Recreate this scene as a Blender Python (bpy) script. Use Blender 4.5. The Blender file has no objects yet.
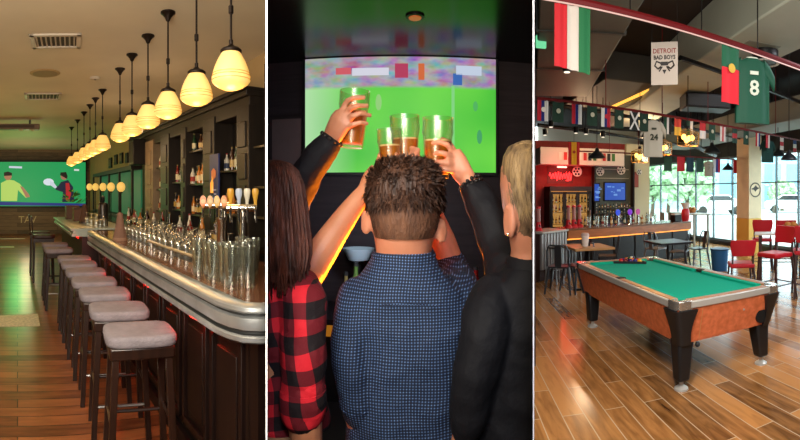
import bpy, bmesh, math, random
from mathutils import Vector, Matrix
random.seed(7)
PI = math.pi
F = 450.0; HY = 193.0; CX = 400.0; H = 1.55
SC = bpy.context.scene
COL = SC.collection
sin, cos = math.sin, math.cos

# ------------------------------------------------------------------ places
def az(px): return (px - CX) / F
def pt(px, py, d):                       # a point at ground distance d in the direction of (px, py)
    a = az(px)
    return Vector((d * sin(a), d * cos(a), H + (HY - py) / F * d))
def dz(py, z): return (H - z) * F / (py - HY)   # distance of a point of height z seen at py
class Room:                              # a room's own axes: s forwards, t to the right
    def __init__(self, a):
        self.a = a; self.rot = -a
        self.u = Vector((sin(a), cos(a), 0)); self.v = Vector((cos(a), -sin(a), 0))
    def w(self, s, t, z=0): return self.u * s + self.v * t + Vector((0, 0, z))
    def loc(self, p): return p.dot(self.u), p.dot(self.v)
    def at_t(self, px, py, t):
        a = az(px) - self.a; d = t / sin(a)
        return d * cos(a), H + (HY - py) / F * d
    def at_s(self, px, py, s):
        a = az(px) - self.a; d = s / cos(a)
        return d * sin(a), H + (HY - py) / F * d

# ------------------------------------------------------------------ materials
def lin(c):
    if isinstance(c, str):
        c = tuple(int(c[i:i + 2], 16) / 255 for i in (0, 2, 4))
        return tuple(x / 12.92 if x <= .04045 else ((x + .055) / 1.055) ** 2.4 for x in c) + (1,)
    return tuple(c)[:3] + (1,)
MATS = {}
def mat(name, col='808080', rough=.5, metal=0., emit=None, es=0., trans=0., ior=1.45, var=0., vscale=6., col2=None,
        bump=0., bscale=40., alpha=1., coat=0., sheen=0., stretch=None, spec=None, sss=0.):
    if name in MATS: return MATS[name]
    m = bpy.data.materials.new(name); m.use_nodes = True; MATS[name] = m
    nt = m.node_tree; b = nt.nodes['Principled BSDF']
    b.inputs['Base Color'].default_value = lin(col); b.inputs['Roughness'].default_value = rough
    b.inputs['Metallic'].default_value = metal; b.inputs['IOR'].default_value = ior
    b.inputs['Transmission Weight'].default_value = trans
    b.inputs['Coat Weight'].default_value = coat; b.inputs['Sheen Weight'].default_value = sheen
    if spec is not None: b.inputs['Specular IOR Level'].default_value = spec
    if sss:
        b.inputs['Subsurface Weight'].default_value = sss
        b.inputs['Subsurface Radius'].default_value = (1, .35, .2); b.inputs['Subsurface Scale'].default_value = .01
    if emit is not None:
        b.inputs['Emission Color'].default_value = lin(emit); b.inputs['Emission Strength'].default_value = es
    tc = nt.nodes.new('ShaderNodeTexCoord'); src = tc.outputs['Object']
    if stretch:
        mp = nt.nodes.new('ShaderNodeMapping'); mp.inputs['Scale'].default_value = stretch
        nt.links.new(src, mp.inputs[0]); src = mp.outputs[0]
    if var or col2:
        n = nt.nodes.new('ShaderNodeTexNoise'); n.inputs['Scale'].default_value = vscale; n.inputs['Detail'].default_value = 5
        nt.links.new(src, n.inputs['Vector'])
        r = nt.nodes.new('ShaderNodeValToRGB'); r.color_ramp.elements[0].position = .32; r.color_ramp.elements[1].position = .68
        c = lin(col); c2 = lin(col2) if col2 else tuple(x * (1 - var) for x in c[:3]) + (1,)
        c1 = c if col2 else tuple(min(1, x * (1 + var)) for x in c[:3]) + (1,)
        r.color_ramp.elements[0].color = c2; r.color_ramp.elements[1].color = c1
        nt.links.new(n.outputs[0], r.inputs[0]); nt.links.new(r.outputs[0], b.inputs['Base Color'])
    if bump:
        n = nt.nodes.new('ShaderNodeTexNoise'); n.inputs['Scale'].default_value = bscale; n.inputs['Detail'].default_value = 4
        nt.links.new(src, n.inputs['Vector'])
        bp = nt.nodes.new('ShaderNodeBump'); bp.inputs['Strength'].default_value = bump; bp.inputs['Distance'].default_value = .02
        nt.links.new(n.outputs[0], bp.inputs['Height']); nt.links.new(bp.outputs[0], b.inputs['Normal'])
    return m
def planks(name, rot, c1, c2, mortar, w, l, rough, gap=.004, spec=.5, grain=1.):
    m = bpy.data.materials.new(name); m.use_nodes = True; nt = m.node_tree; N = nt.nodes.new; K = nt.links.new
    b = nt.nodes['Principled BSDF']; b.inputs['Roughness'].default_value = rough; b.inputs['Specular IOR Level'].default_value = spec
    tc = N('ShaderNodeTexCoord'); mp = N('ShaderNodeMapping'); mp.inputs['Rotation'].default_value = (0, 0, rot)
    K(tc.outputs['Object'], mp.inputs[0])
    br = N('ShaderNodeTexBrick'); br.offset = .37; br.inputs['Scale'].default_value = 1
    br.inputs['Color1'].default_value = (0, 0, 0, 1); br.inputs['Color2'].default_value = (1, 1, 1, 1); br.inputs['Mortar'].default_value = (.5, .5, .5, 1)
    br.inputs['Mortar Size'].default_value = gap; br.inputs['Brick Width'].default_value = l; br.inputs['Row Height'].default_value = w
    K(mp.outputs[0], br.inputs['Vector'])
    gm = N('ShaderNodeMapping'); gm.inputs['Scale'].default_value = (2.2, 14, 1); K(mp.outputs[0], gm.inputs[0])
    gn = N('ShaderNodeTexNoise'); gn.inputs['Scale'].default_value = 1.4; gn.inputs['Detail'].default_value = 6; gn.inputs['Distortion'].default_value = .6
    K(gm.outputs[0], gn.inputs['Vector'])
    mx = N('ShaderNodeMath'); mx.operation = 'MULTIPLY_ADD'; mx.inputs[1].default_value = .45 ; K(br.outputs['Color'], mx.inputs[0])
    g2 = N('ShaderNodeMath'); g2.operation = 'MULTIPLY'; g2.inputs[1].default_value = .6 * grain; K(gn.outputs[0], g2.inputs[0]); K(g2.outputs[0], mx.inputs[2])
    r = N('ShaderNodeValToRGB'); r.color_ramp.elements[0].position = .2; r.color_ramp.elements[1].position = .75
    r.color_ramp.elements[0].color = lin(c1); r.color_ramp.elements[1].color = lin(c2); K(mx.outputs[0], r.inputs[0])
    mi = N('ShaderNodeMix'); mi.data_type = 'RGBA'; K(br.outputs['Fac'], mi.inputs[0]); K(r.outputs[0], mi.inputs[6]); mi.inputs[7].default_value = lin(mortar)
    K(mi.outputs[2], b.inputs['Base Color'])
    bp = N('ShaderNodeBump'); bp.inputs['Strength'].default_value = .25; bp.inputs['Distance'].default_value = .01; bp.invert = True
    K(br.outputs['Fac'], bp.inputs['Height']); K(bp.outputs[0], b.inputs['Normal'])
    return m

# ------------------------------------------------------------------ mesh builder
class MB:
    def __init__(self): self.bm = bmesh.new(); self.m = 0
    def face(self, vs):
        try:
            f = self.bm.faces.new(vs); f.material_index = self.m; return f
        except ValueError: return None
    def poly(self, pts, m=None):
        if m is not None: self.m = m
        self.face([self.bm.verts.new(p) for p in pts]); return self
    def box(self, x0, x1, y0, y1, z0, z1, M=None):
        P = [Vector((x, y, z)) for z in (z0, z1) for x, y in ((x0, y0), (x1, y0), (x1, y1), (x0, y1))]
        if M: P = [M @ p for p in P]
        v = [self.bm.verts.new(p) for p in P]
        for f in ((3, 2, 1, 0), (4, 5, 6, 7), (0, 1, 5, 4), (1, 2, 6, 5), (2, 3, 7, 6), (3, 0, 4, 7)): self.face([v[i] for i in f])
        return self
    def hexa(self, bot, top):            # two quads, bottom and top
        v = [self.bm.verts.new(p) for p in list(bot) + list(top)]
        for f in ((3, 2, 1, 0), (4, 5, 6, 7), (0, 1, 5, 4), (1, 2, 6, 5), (2, 3, 7, 6), (3, 0, 4, 7)): self.face([v[i] for i in f])
        return self
    def prism(self, pts, off):           # polygon pts (3-D) pushed by off
        a = [self.bm.verts.new(p) for p in pts]; b = [self.bm.verts.new(Vector(p) + Vector(off)) for p in pts]
        self.face(a[::-1]); self.face(b); n = len(a)
        for i in range(n): self.face([a[i], a[(i + 1) % n], b[(i + 1) % n], b[i]])
        return self
    def loft(self, rings, cap=True):
        R = [[self.bm.verts.new(p) for p in r] for r in rings]; n = len(R[0])
        for a, b in zip(R, R[1:]):
            for i in range(n): self.face([a[i], a[(i + 1) % n], b[(i + 1) % n], b[i]])
        if cap: self.face(R[0][::-1]); self.face(R[-1])
        return self
    def lathe(self, prof, n=24, o=(0, 0, 0), M=None, ring=False):
        o = Vector(o); rings = []
        if ring: prof = list(prof) + [prof[0]]
        for r, z in prof:
            ring_ = [Vector((max(r, 1e-4) * cos(2 * PI * i / n), max(r, 1e-4) * sin(2 * PI * i / n), z)) + o for i in range(n)]
            rings.append([M @ p for p in ring_] if M else ring_)
        return self.loft(rings, not ring)
    def tube(self, path, rad, n=8, cap=True, flat=1., up=None):
        path = [Vector(p) for p in path]; k = len(path)
        if not hasattr(rad, '__len__'): rad = [rad] * k
        rings = []; prev = None
        for i, p in enumerate(path):
            d = (path[min(i + 1, k - 1)] - path[max(i - 1, 0)]).normalized()
            if prev is None:
                ref = Vector(up) if up is not None else (Vector((0, 0, 1)) if abs(d.z) < .9 else Vector((1, 0, 0)))
                x = (ref - d * ref.dot(d)).normalized()
            else: x = (prev - d * prev.dot(d)).normalized()
            prev = x; y = d.cross(x)
            rings.append([p + x * (rad[i] * cos(2 * PI * j / n)) + y * (rad[i] * flat * sin(2 * PI * j / n)) for j in range(n)])
        return self.loft(rings, cap)
    def ball(self, c, r, sx=1, sy=1, sz=1, M=None, u=12, v=8):
        T = Matrix.Translation(Vector(c)) @ (M.to_4x4() if M else Matrix()) @ Matrix.Diagonal((r * sx, r * sy, r * sz, 1))
        n0 = len(self.bm.faces)
        res = bmesh.ops.create_uvsphere(self.bm, u_segments=u, v_segments=v, radius=1, matrix=T)
        for vert in res['verts']:
            for f in vert.link_faces: f.material_index = self.m
        return self
    def build(self, name, m, parent=None, smooth=.6, bev=0., loc=None, rotz=None, seg=2):
        me = bpy.data.meshes.new(name)
        bmesh.ops.recalc_face_normals(self.bm, faces=self.bm.faces[:])
        self.bm.to_mesh(me); self.bm.free()
        for mm in (m if isinstance(m, (list, tuple)) else [m]): me.materials.append(mm)
        if smooth:
            me.polygons.foreach_set('use_smooth', [True] * len(me.polygons)); me.set_sharp_from_angle(angle=smooth)
        o = bpy.data.objects.new(name, me); COL.objects.link(o)
        if parent: o.parent = parent
        if loc is not None: o.location = loc
        if rotz is not None: o.rotation_euler.z = rotz
        if bev:
            b = o.modifiers.new('Bevel', 'BEVEL'); b.width = bev; b.segments = seg; b.limit_method = 'ANGLE'
        return o
def tag(o, label, cat, group=None, kind=None):
    if label: o['label'] = label
    if cat: o['category'] = cat
    if group: o['group'] = group
    if kind: o['kind'] = kind
    return o
def thing(name, label, cat, loc=(0, 0, 0), rotz=0., group=None):
    o = bpy.data.objects.new(name, None); COL.objects.link(o); o.location = loc; o.rotation_euler.z = rotz
    o.empty_display_size = .1
    return tag(o, label, cat, group)
def kids(o): return [c for c in bpy.data.objects if c.parent == o]
def dup(root, loc, rotz=0., label=None, group=None, scale=None):
    r = root.copy(); COL.objects.link(r); r.location = loc; r.rotation_euler = (0, 0, rotz)
    if label: r['label'] = label
    if group: r['group'] = group
    if scale: r.scale = scale
    for ch in kids(root):
        c = ch.copy(); COL.objects.link(c); c.parent = r
        for g in kids(ch):
            d = g.copy(); COL.objects.link(d); d.parent = c
    return r
def struct(name, mb, m, smooth=0., bev=0., loc=None, rotz=None):
    o = mb.build(name, m, None, smooth, bev, loc, rotz); o['kind'] = 'structure'; return o
def clear_glass(name, tint='f0f4f0', refl=.10, edge=.75, rough=.08):   # thin clear glass: see-through, bright at the rims
    m = bpy.data.materials.new(name); m.use_nodes = True; nt = m.node_tree; nt.nodes.clear(); N = nt.nodes.new; K = nt.links.new
    o = N('ShaderNodeOutputMaterial'); mx = N('ShaderNodeMixShader'); tr = N('ShaderNodeBsdfTransparent'); gl = N('ShaderNodeBsdfGlossy'); lw = N('ShaderNodeLayerWeight')
    tr.inputs[0].default_value = lin(tint); gl.inputs['Roughness'].default_value = rough; gl.inputs[0].default_value = (.95, .97, .95, 1); lw.inputs[0].default_value = .35
    r = N('ShaderNodeMapRange'); r.inputs[3].default_value = refl; r.inputs[4].default_value = edge; K(lw.outputs['Facing'], r.inputs[0])
    K(r.outputs[0], mx.inputs[0]); K(tr.outputs[0], mx.inputs[1]); K(gl.outputs[0], mx.inputs[2]); K(mx.outputs[0], o.inputs[0]); return m
def text_mb(s, size, depth=.002, bold=0.):
    cu = bpy.data.curves.new('lettering', 'FONT'); cu.body = s; cu.size = size; cu.extrude = depth; cu.align_x = 'CENTER'; cu.align_y = 'CENTER'; cu.offset = bold
    cu.resolution_u = 2
    o = bpy.data.objects.new('lettering', cu); COL.objects.link(o)
    bpy.context.view_layer.update()
    me = bpy.data.meshes.new_from_object(o.evaluated_get(bpy.context.evaluated_depsgraph_get()))
    bpy.data.objects.remove(o); bpy.data.curves.remove(cu)
    mb = MB(); mb.bm.from_mesh(me); bpy.data.meshes.remove(me)
    for f in mb.bm.faces: f.material_index = 0
    return mb
def text(name, s, size, m, M, parent=None, depth=.002, bold=0., sx=1.):
    mb = text_mb(s, size, depth, bold); bmesh.ops.scale(mb.bm, vec=(sx, 1, 1), verts=mb.bm.verts[:]); mb.bm.transform(M)
    return mb.build(name, m, parent, 0)
def fuse(mb, name, m, parent=None, voxel=.006, smooth=3, noise=0., nscale=20., clip=None):
    me = bpy.data.meshes.new(name); mb.bm.to_mesh(me); mb.bm.free()
    o = bpy.data.objects.new(name, me); COL.objects.link(o)
    r = o.modifiers.new('r', 'REMESH'); r.mode = 'VOXEL'; r.voxel_size = voxel
    s = o.modifiers.new('s', 'SMOOTH'); s.iterations = smooth; s.factor = .5
    bpy.context.view_layer.update()
    me2 = bpy.data.meshes.new_from_object(o.evaluated_get(bpy.context.evaluated_depsgraph_get()))
    bpy.data.objects.remove(o); bpy.data.meshes.remove(me)
    b = MB(); b.bm.from_mesh(me2); bpy.data.meshes.remove(me2)
    if noise:
        from mathutils import noise as nz
        b.bm.normal_update()
        for v in b.bm.verts:
            q = v.co * nscale
            v.co += v.normal * noise * (nz.noise(q) + .5 * nz.noise(q * 2.1))
    if clip: do_clip(b.bm, clip)
    for f in b.bm.faces: f.material_index = 0
    return b.build(name, m, parent, 3.)
def do_clip(bm, side):                   # trims what would pass through a partition
    co, no = CLIP[side]
    bmesh.ops.bisect_plane(bm, geom=bm.verts[:] + bm.edges[:] + bm.faces[:], plane_co=co, plane_no=no, clear_outer=True)
def area(name, loc, target, size, col, power, sy=None, spread=None):
    l = bpy.data.lights.new(name, 'AREA'); l.energy = power; l.color = lin(col)[:3]; l.size = size
    if sy: l.shape = 'RECTANGLE'; l.size_y = sy
    if spread: l.spread = spread
    o = bpy.data.objects.new(name, l); COL.objects.link(o); o.location = loc
    o.rotation_euler = (Vector(target) - Vector(loc)).to_track_quat('-Z', 'Y').to_euler(); return o
def point(name, loc, col, power, r=.05):
    l = bpy.data.lights.new(name, 'POINT'); l.energy = power; l.color = lin(col)[:3]; l.shadow_soft_size = r
    o = bpy.data.objects.new(name, l); COL.objects.link(o); o.location = loc; return o

# ------------------------------------------------------------------ camera and shell
cd = bpy.data.cameras.new('camera'); cam = bpy.data.objects.new('camera', cd); COL.objects.link(cam); SC.camera = cam
cam.location = (0, 0, H); cam.rotation_euler = (PI / 2, 0, 0); cd.clip_start = .02; cd.clip_end = 300
cd.type = 'PANO'; cd.panorama_type = 'CENTRAL_CYLINDRICAL'
cd.central_cylindrical_range_u_min = -CX / F; cd.central_cylindrical_range_u_max = (800 - CX) / F
cd.central_cylindrical_range_v_min = -(440 - HY) / F; cd.central_cylindrical_range_v_max = HY / F; cd.central_cylindrical_radius = 1
SC.view_settings.view_transform = 'Standard'; SC.view_settings.look = 'None'; SC.view_settings.exposure = 0; SC.view_settings.gamma = 1
SC.view_settings.use_curve_mapping = False
SC.cycles.use_denoising = True; SC.cycles.max_bounces = 10; SC.cycles.transparent_max_bounces = 12; SC.cycles.transmission_bounces = 8
SC.cycles.sample_clamp_indirect = 4

AP = az(266.5)                           # the two partitions between the three rooms run out from here
THICK = .0016
def pdir(a): return Vector((sin(a), cos(a), 0))
CLIP = {'left': (pdir(AP) * .0 + Vector((cos(AP), -sin(AP), 0)) * .004, Vector((-cos(AP), sin(AP), 0))),     # middle room, its left partition
        'right': (Vector((-cos(AP), -sin(AP), 0)) * .004, Vector((cos(AP), sin(AP), 0))),
        'bar': (Vector((-cos(AP), sin(AP), 0)) * .004, Vector((cos(AP), -sin(AP), 0)))}                        # bar room side of the left partition
m_white = mat('white_paint', 'ffffff', .6)
m_part = mat('dark_partition', '241d1a', .8, var=.2, spec=.1)
L = Room(-.85); R = Room(.05)
TOP = 4.4
for k, a in (('left', AP), ('right', -AP)):
    d = pdir(a); n = Vector((cos(a), -sin(a), 0)) * THICK
    mb = MB(); a0, a1 = d * .755, d * 16
    mb.prism([a0 - n, a0 + n, a1 + n, a1 - n], (0, 0, TOP))
    b0 = d * .02
    mb.prism([b0 - n + Vector((0, 0, 2.45)), b0 + n + Vector((0, 0, 2.45)), a0 + n + Vector((0, 0, 2.45)), a0 - n + Vector((0, 0, 2.45))], (0, 0, TOP - 2.45))
    struct('wall_partition_' + k, mb, m_part)
    mb = MB(); n2 = n * .72 ; a0 = d * .75; a1 = d * .7548
    n2 = Vector((cos(a), -sin(a), 0)) * .0012
    mb.prism([a0 - n2, a0 + n2, a1 + n2, a1 - n2], (0, 0, 2.45))
    struct('trim_' + ('1' if k == 'left' else '2'), mb, m_white)
# ================================================================== BAR ROOM (left)
def bl(mb, name, m, parent=None, org=(0, 0, 0), clip=False, **k):   # geometry given as (t, s, z); org = base of the thing
    if clip:
        co, no = CLIP['bar']
        bmesh.ops.bisect_plane(mb.bm, geom=mb.bm.verts[:] + mb.bm.edges[:] + mb.bm.faces[:], plane_co=(co.dot(L.v), co.dot(L.u), 0), plane_no=(no.dot(L.v), no.dot(L.u), 0), clear_outer=True)
        bmesh.ops.holes_fill(mb.bm, edges=[e for e in mb.bm.edges if e.is_boundary], sides=0)
    bmesh.ops.translate(mb.bm, vec=-Vector(org), verts=mb.bm.verts[:])
    o = mb.build(name, m, parent, **k)
    if not parent: o.location = L.w(org[1], org[0], org[2]); o.rotation_euler.z = L.rot
    return o
def lthing(name, label, cat, t, s, z=0, group=None, rot=0.): return thing(name, label, cat, L.w(s, t, z), L.rot + rot, group)
SF, TW, ZC = 17., 2.75, 3.19            # far wall, back wall of the bar, ceiling
pl = lambda s, t: L.w(s, t)
P16 = pdir(AP) * 16
wl = [Vector((0, -.8, 0)), Vector((0, 0, 0)), pdir(AP) * 5.3, L.w(4.5, TW), L.w(SF, TW), L.w(SF, -2.4), L.w(1.52, -2.4)]
m_fl = planks('bar_floor_wood', -L.rot, '3c1d0f', '8e5530', '25120a', .13, 1.6, .3, .004, grain=1.1)
struct('floor', MB().poly([p for p in wl]), m_fl)
m_ceil = mat('bar_ceiling_plaster', 'cbbfa4', .65, var=.06, vscale=1.2)
struct('ceiling', MB().poly([p + Vector((0, 0, ZC)) for p in wl][::-1]), m_ceil)
m_wallL = mat('cream_plaster', 'a08a62', .8, var=.06, vscale=2)
m_plank = planks('grey_brown_boarding', 0, '3a2a1f', '7a6049', '201712', .14, 2.4, .6)
# boarding mapped on an upright wall: use its own plane
mb = MB().box(-2.4, TW, 0, .1, 0, ZC); 
nt = m_plank.node_tree; [n for n in nt.nodes if n.type == 'MAPPING'][0].inputs['Rotation'].default_value = (PI / 2, 0, 0)
struct('wall_far', mb, m_plank, loc=L.w(SF, 0), rotz=L.rot)
struct('wall_left', MB().box(-.1, 0, 1.4, SF, 0, ZC), m_wallL, loc=L.w(0, -2.4), rotz=L.rot)
struct('wall_right', MB().box(0, .1, 4.465, SF, 0, ZC), m_wallL, loc=L.w(0, TW), rotz=L.rot)
m_dark = mat('rear_wall_paint', '15110f', .8)
struct('wall_rear', MB().box(-6, 9, -.95, -.85, 0, TOP), m_dark)

m_wood = mat('dark_stained_wood', '1f130d', .35, var=.35, vscale=5, stretch=(6, 6, .8))
m_wood2 = mat('bar_front_wood', '170c09', .38, var=.35, vscale=4, stretch=(6, 6, .8))
m_backbar = mat('back_bar_wood', '1b150f', .5, var=.25, vscale=4, stretch=(5, 5, .8))
m_backbk = mat('back_bar_recess', '0f0c0a', .6)
m_zinc = mat('zinc_edge', 'b4b9bb', .32, .8, var=.2, vscale=5)
m_copper = mat('copper_counter', '74482f', .14, .45, var=.3, vscale=4)
m_black = mat('black_metal', '14110f', .45, .4)
m_chrome = mat('chrome', 'd8d6d0', .12, 1.)
m_steel = mat('brushed_steel', '8c8a86', .3, .9)
def emis(name, col, s): return mat(name, '000000', .5, emit=col, es=s)
m_red = emis('red_led_and_glint', 'ff1a10', 3.5)

# ---- the counter
out = [(1.60, 1.5), (1.60, 1.04), (1.615, .97), (1.66, .915), (1.73, .885), (1.82, .87), (2.2, .87)] + [(2.2 + .67 * k, .87) for k in range(1, 5)] + \
      [(5.45, .87), (5.56, .885), (5.63, .93), (5.66, 1.0), (5.66, 1.62)]
def off(path, d):
    r = []
    for i, (s, t) in enumerate(path):
        a = Vector(path[max(i - 1, 0)]); b = Vector(path[min(i + 1, len(path) - 1)]); e = (b - a).normalized()
        n = Vector((-e.y, e.x)) * -1     # outwards: towards smaller t
        r.append((s - e.y * -d * -1, t + e.x * -d) if False else (s + e.y * d, t - e.x * d))
    return r
bar = lthing('bar_counter', 'long dark panelled bar with ribbed zinc edge and copper top', 'bar counter', .95, 3.2)
O = (.95, 3.2, 0)
prof = [(-.03, .915), (.006, .917), (.016, .926), (.016, .944), (.006, .952), (-.008, .956), (-.008, .968), (.010, .974), (.013, 1.0), (.010, 1.024), (-.008, 1.029), (-.008, 1.040), (.012, 1.046), (.018, 1.055), (.016, 1.070), (.006, 1.078), (-.045, 1.08)]
mb = MB()
cols = []
for d, z in prof: cols.append([mb.bm.verts.new((t, s, z)) for s, t in off(out, d)])
for q_, (a, b) in enumerate(zip(cols, cols[1:])):
    mb.m = 1 if q_ in (4, 5, 6, 10, 11) else 0
    for i in range(len(a) - 1): mb.face([a[i], a[i + 1], b[i + 1], b[i]])
edge = bl(mb, 'zinc_edge', [m_zinc, mat('zinc_groove', '4c4f50', .4, .8)], bar, O, True, smooth=.7)
mb = MB(); ins = off(out, -.04)
mb.prism([(t, s, 1.05) for s, t in ins] + [(1.62, 2.4, 1.05)], (0, 0, .024))
bl(mb, 'countertop', m_copper, bar, O, True)
mb = MB(); ins = off(out, -.15)
mb.prism([(t, s, 0) for s, t in ins] + [(1.5, 2.4, 0)], (0, 0, .93))
bl(mb, 'body', m_wood2, bar, O, True)
mb = MB().box(.98, 1.6, 1.8, 5.5, 0, .09); bl(mb, 'plinth', m_black, bar, O, True)
# front panels: each a raised frame
ft = .87 + .15
for k in range(9):
    s0 = 1.84 + k * .41; s1 = s0 + .36
    mb = MB()
    for a, b, c, d in ((s0, s1, .83, .86), (s0, s1, .14, .18), (s0, s0 + .035, .14, .86), (s1 - .035, s1, .14, .86)):
        mb.box(ft - .022, ft + .01, a, b, c, d)
    mb.box(ft - .012, ft + .01, s0 + .07, s1 - .07, .24, .76)
    fp_ = bl(mb, 'front_panel', m_wood2, bar, O, bev=.004)
    bl(MB().box(ft - .026, ft - .02, s0 + .03, s1 - .02, .864, .870), 'light_line', m_red, fp_, O)  # glowing line imitates the red strip's glint on the frame top
mb = MB()
for k in range(9): mb.box(ft - .005, ft + .01, 1.84 + k * .41 - .033, 1.84 + k * .41 - .017, .1, .915)
bl(mb, 'panel_strip', m_wood, bar, O, True)
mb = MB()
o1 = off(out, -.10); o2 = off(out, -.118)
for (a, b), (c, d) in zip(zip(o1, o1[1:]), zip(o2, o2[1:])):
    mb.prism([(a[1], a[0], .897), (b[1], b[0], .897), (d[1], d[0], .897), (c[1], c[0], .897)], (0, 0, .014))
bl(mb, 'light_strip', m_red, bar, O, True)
for k in range(4):                        # bag hooks under the edge
    s = 2.05 + k * .62
    mb = MB().tube([(.985, s, .89), (.955, s, .88), (.945, s, .85), (.955, s + .02, .835), (.975, s + .04, .85)], .004, 5)
    bl(mb, 'hook', mat('red_hook', '7a1511', .4), bar, O)

# ---- second length of bar, further off
bar2 = lthing('bar_counter', 'far green-lit length of bar with pale stepped edge', 'bar counter', .85, 7.3)
O2 = (.85, 7.3, 0)
mb = MB()
for d, z0, z1 in ((0, 1.05, 1.08), (.03, 1.01, 1.05), (.015, .97, 1.01)): mb.box(.70 + d, 1.5, 5.9, 8.75, z0, z1)
bl(mb, 'countertop', mat('pale_stone_edge', '9aa39a', .3, .3), bar2, O2, bev=.004)
bl(MB().box(.86, 1.45, 5.95, 8.7, 0, .97), 'body', m_wood2, bar2, O2)
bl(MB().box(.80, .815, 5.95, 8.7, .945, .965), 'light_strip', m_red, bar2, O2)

# ---- bar stools
m_cush = mat('grey_stool_cloth', '736d72', .85, var=.14, vscale=14, bump=.3, bscale=60)
m_stool = mat('stool_wood', '21110a', .35, var=.4, vscale=5, stretch=(7, 7, .8))
def cushion(w, d, z0, z1, name, m, root):
    mb = MB(); n = 32; rings = []
    def sup(i, a, b, e=5.):
        th = 2 * PI * i / n; c, s = cos(th), sin(th)
        return (a * math.copysign(abs(c) ** (2 / e), c), b * math.copysign(abs(s) ** (2 / e), s))
    for f, h in ((.93, 0), (.985, .12), (1., .35), (1., .65), (.985, .85), (.94, .96), (.8, 1.), (.4, 1.03)):
        rings.append([Vector((*sup(i, w / 2 * f, d / 2 * f), z0 + (z1 - z0) * h)) for i in range(n)])
    mb.loft(rings); return mb.build(name, m, root, smooth=1.)
def make_stool(label):
    t = thing('bar_stool', label, 'bar stool', group='bar stools along the counter')
    w, d, z = .37, .30, .81
    cushion(w + .015, d + .015, z - .06, z, 'cushion', m_cush, t)
    mb = MB().box(-w / 2 + .012, w / 2 - .012, -d / 2 + .012, d / 2 - .012, z - .125, z - .058); mb.build('apron', m_stool, t, bev=.012)
    for sx in (-1, 1):
        for sy in (-1, 1):
            tx, ty, bx, by = sx * (w / 2 - .045), sy * (d / 2 - .042), sx * (w / 2 - .012), sy * (d / 2 - .005); q = .019; q2 = .017
            mb = MB().hexa([(bx - q2, by - q2, 0), (bx + q2, by - q2, 0), (bx + q2, by + q2, 0), (bx - q2, by + q2, 0)],
                           [(tx - q, ty - q, z - .12), (tx + q, ty - q, z - .12), (tx + q, ty + q, z - .12), (tx - q, ty + q, z - .12)])
            mb.build('leg', m_stool, t, bev=.003)
    for sy, zz in ((-1, .22), (1, .30)):
        y = sy * (d / 2 - .017)
        MB().tube([(-w / 2 + .03, y, zz), (w / 2 - .03, y, zz)], .011, 8).build('footrest', m_steel if sy < 0 else m_stool, t)
    for sx in (-1, 1):
        x = sx * (w / 2 - .025)
        MB().tube([(x, -d / 2 + .02, .34), (x, d / 2 - .02, .34)], .011, 6).build('stretcher', m_stool, t)
    return t
ords = ['nearest grey-cushioned bar stool, the first of the row, right by the zinc corner', 'second bar stool of the row, right behind the nearest one',
        'third bar stool of the row, grey cushion, dark legs', 'fourth bar stool of the row, grey cushion, dark legs', 'fifth bar stool of the row along the zinc-edged bar',
        'sixth bar stool of the row along the zinc-edged bar', 'seventh bar stool, the last by the end of the zinc-edged bar']
st0 = make_stool(ords[0])
for i, s in enumerate((2.30, 2.80, 3.29, 3.75, 4.23, 4.70, 5.12)):
    a = .11 - .012 * i
    if i == 0: st0.location = L.w(s + .07, .655); st0.rotation_euler.z = L.rot - a
    else: dup(st0, L.w(s + .07, .655), L.rot - a, ords[i])
for i, (s, t, lb) in enumerate(((6.05, .55, 'dark bar stool at the near end of the green-lit bar'), (6.62, .55, 'second dark bar stool along the green-lit bar'))):
    q = dup(st0, L.w(s, t), L.rot, lb)
m_dcush = mat('dark_stool_leather', '2d1d18', .5)
def chair_stool(s, t, label):
    c = lthing('bar_chair', label, 'bar chair', t, s, group='dark high-backed bar chairs')
    cushion(.4, .36, .76, .82, 'cushion', m_dcush, c)
    MB().box(-.18, .18, -.16, .16, .70, .765).build('apron', m_stool, c)
    for sx in (-1, 1):
        for sy in (-1, 1): MB().tube([(sx * .16, sy * .15, .71), (sx * .175, sy * .165, 0)], .017, 6).build('leg', m_stool, c)
    mb = MB()
    for k in range(4): mb.tube([(-.18, -.14 + .09 * k, .78), (-.20, -.14 + .09 * k, 1.12)], .01, 5)
    mb.box(-.215, -.19, -.17, .17, 1.06, 1.14); mb.build('backrest', m_stool, c, bev=.006)
chair_stool(7.9, .45, 'dark bar chair with slatted back in front of the lettered wall')
chair_stool(8.55, .42, 'farthest dark bar chair, nearest the big screen')

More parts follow.
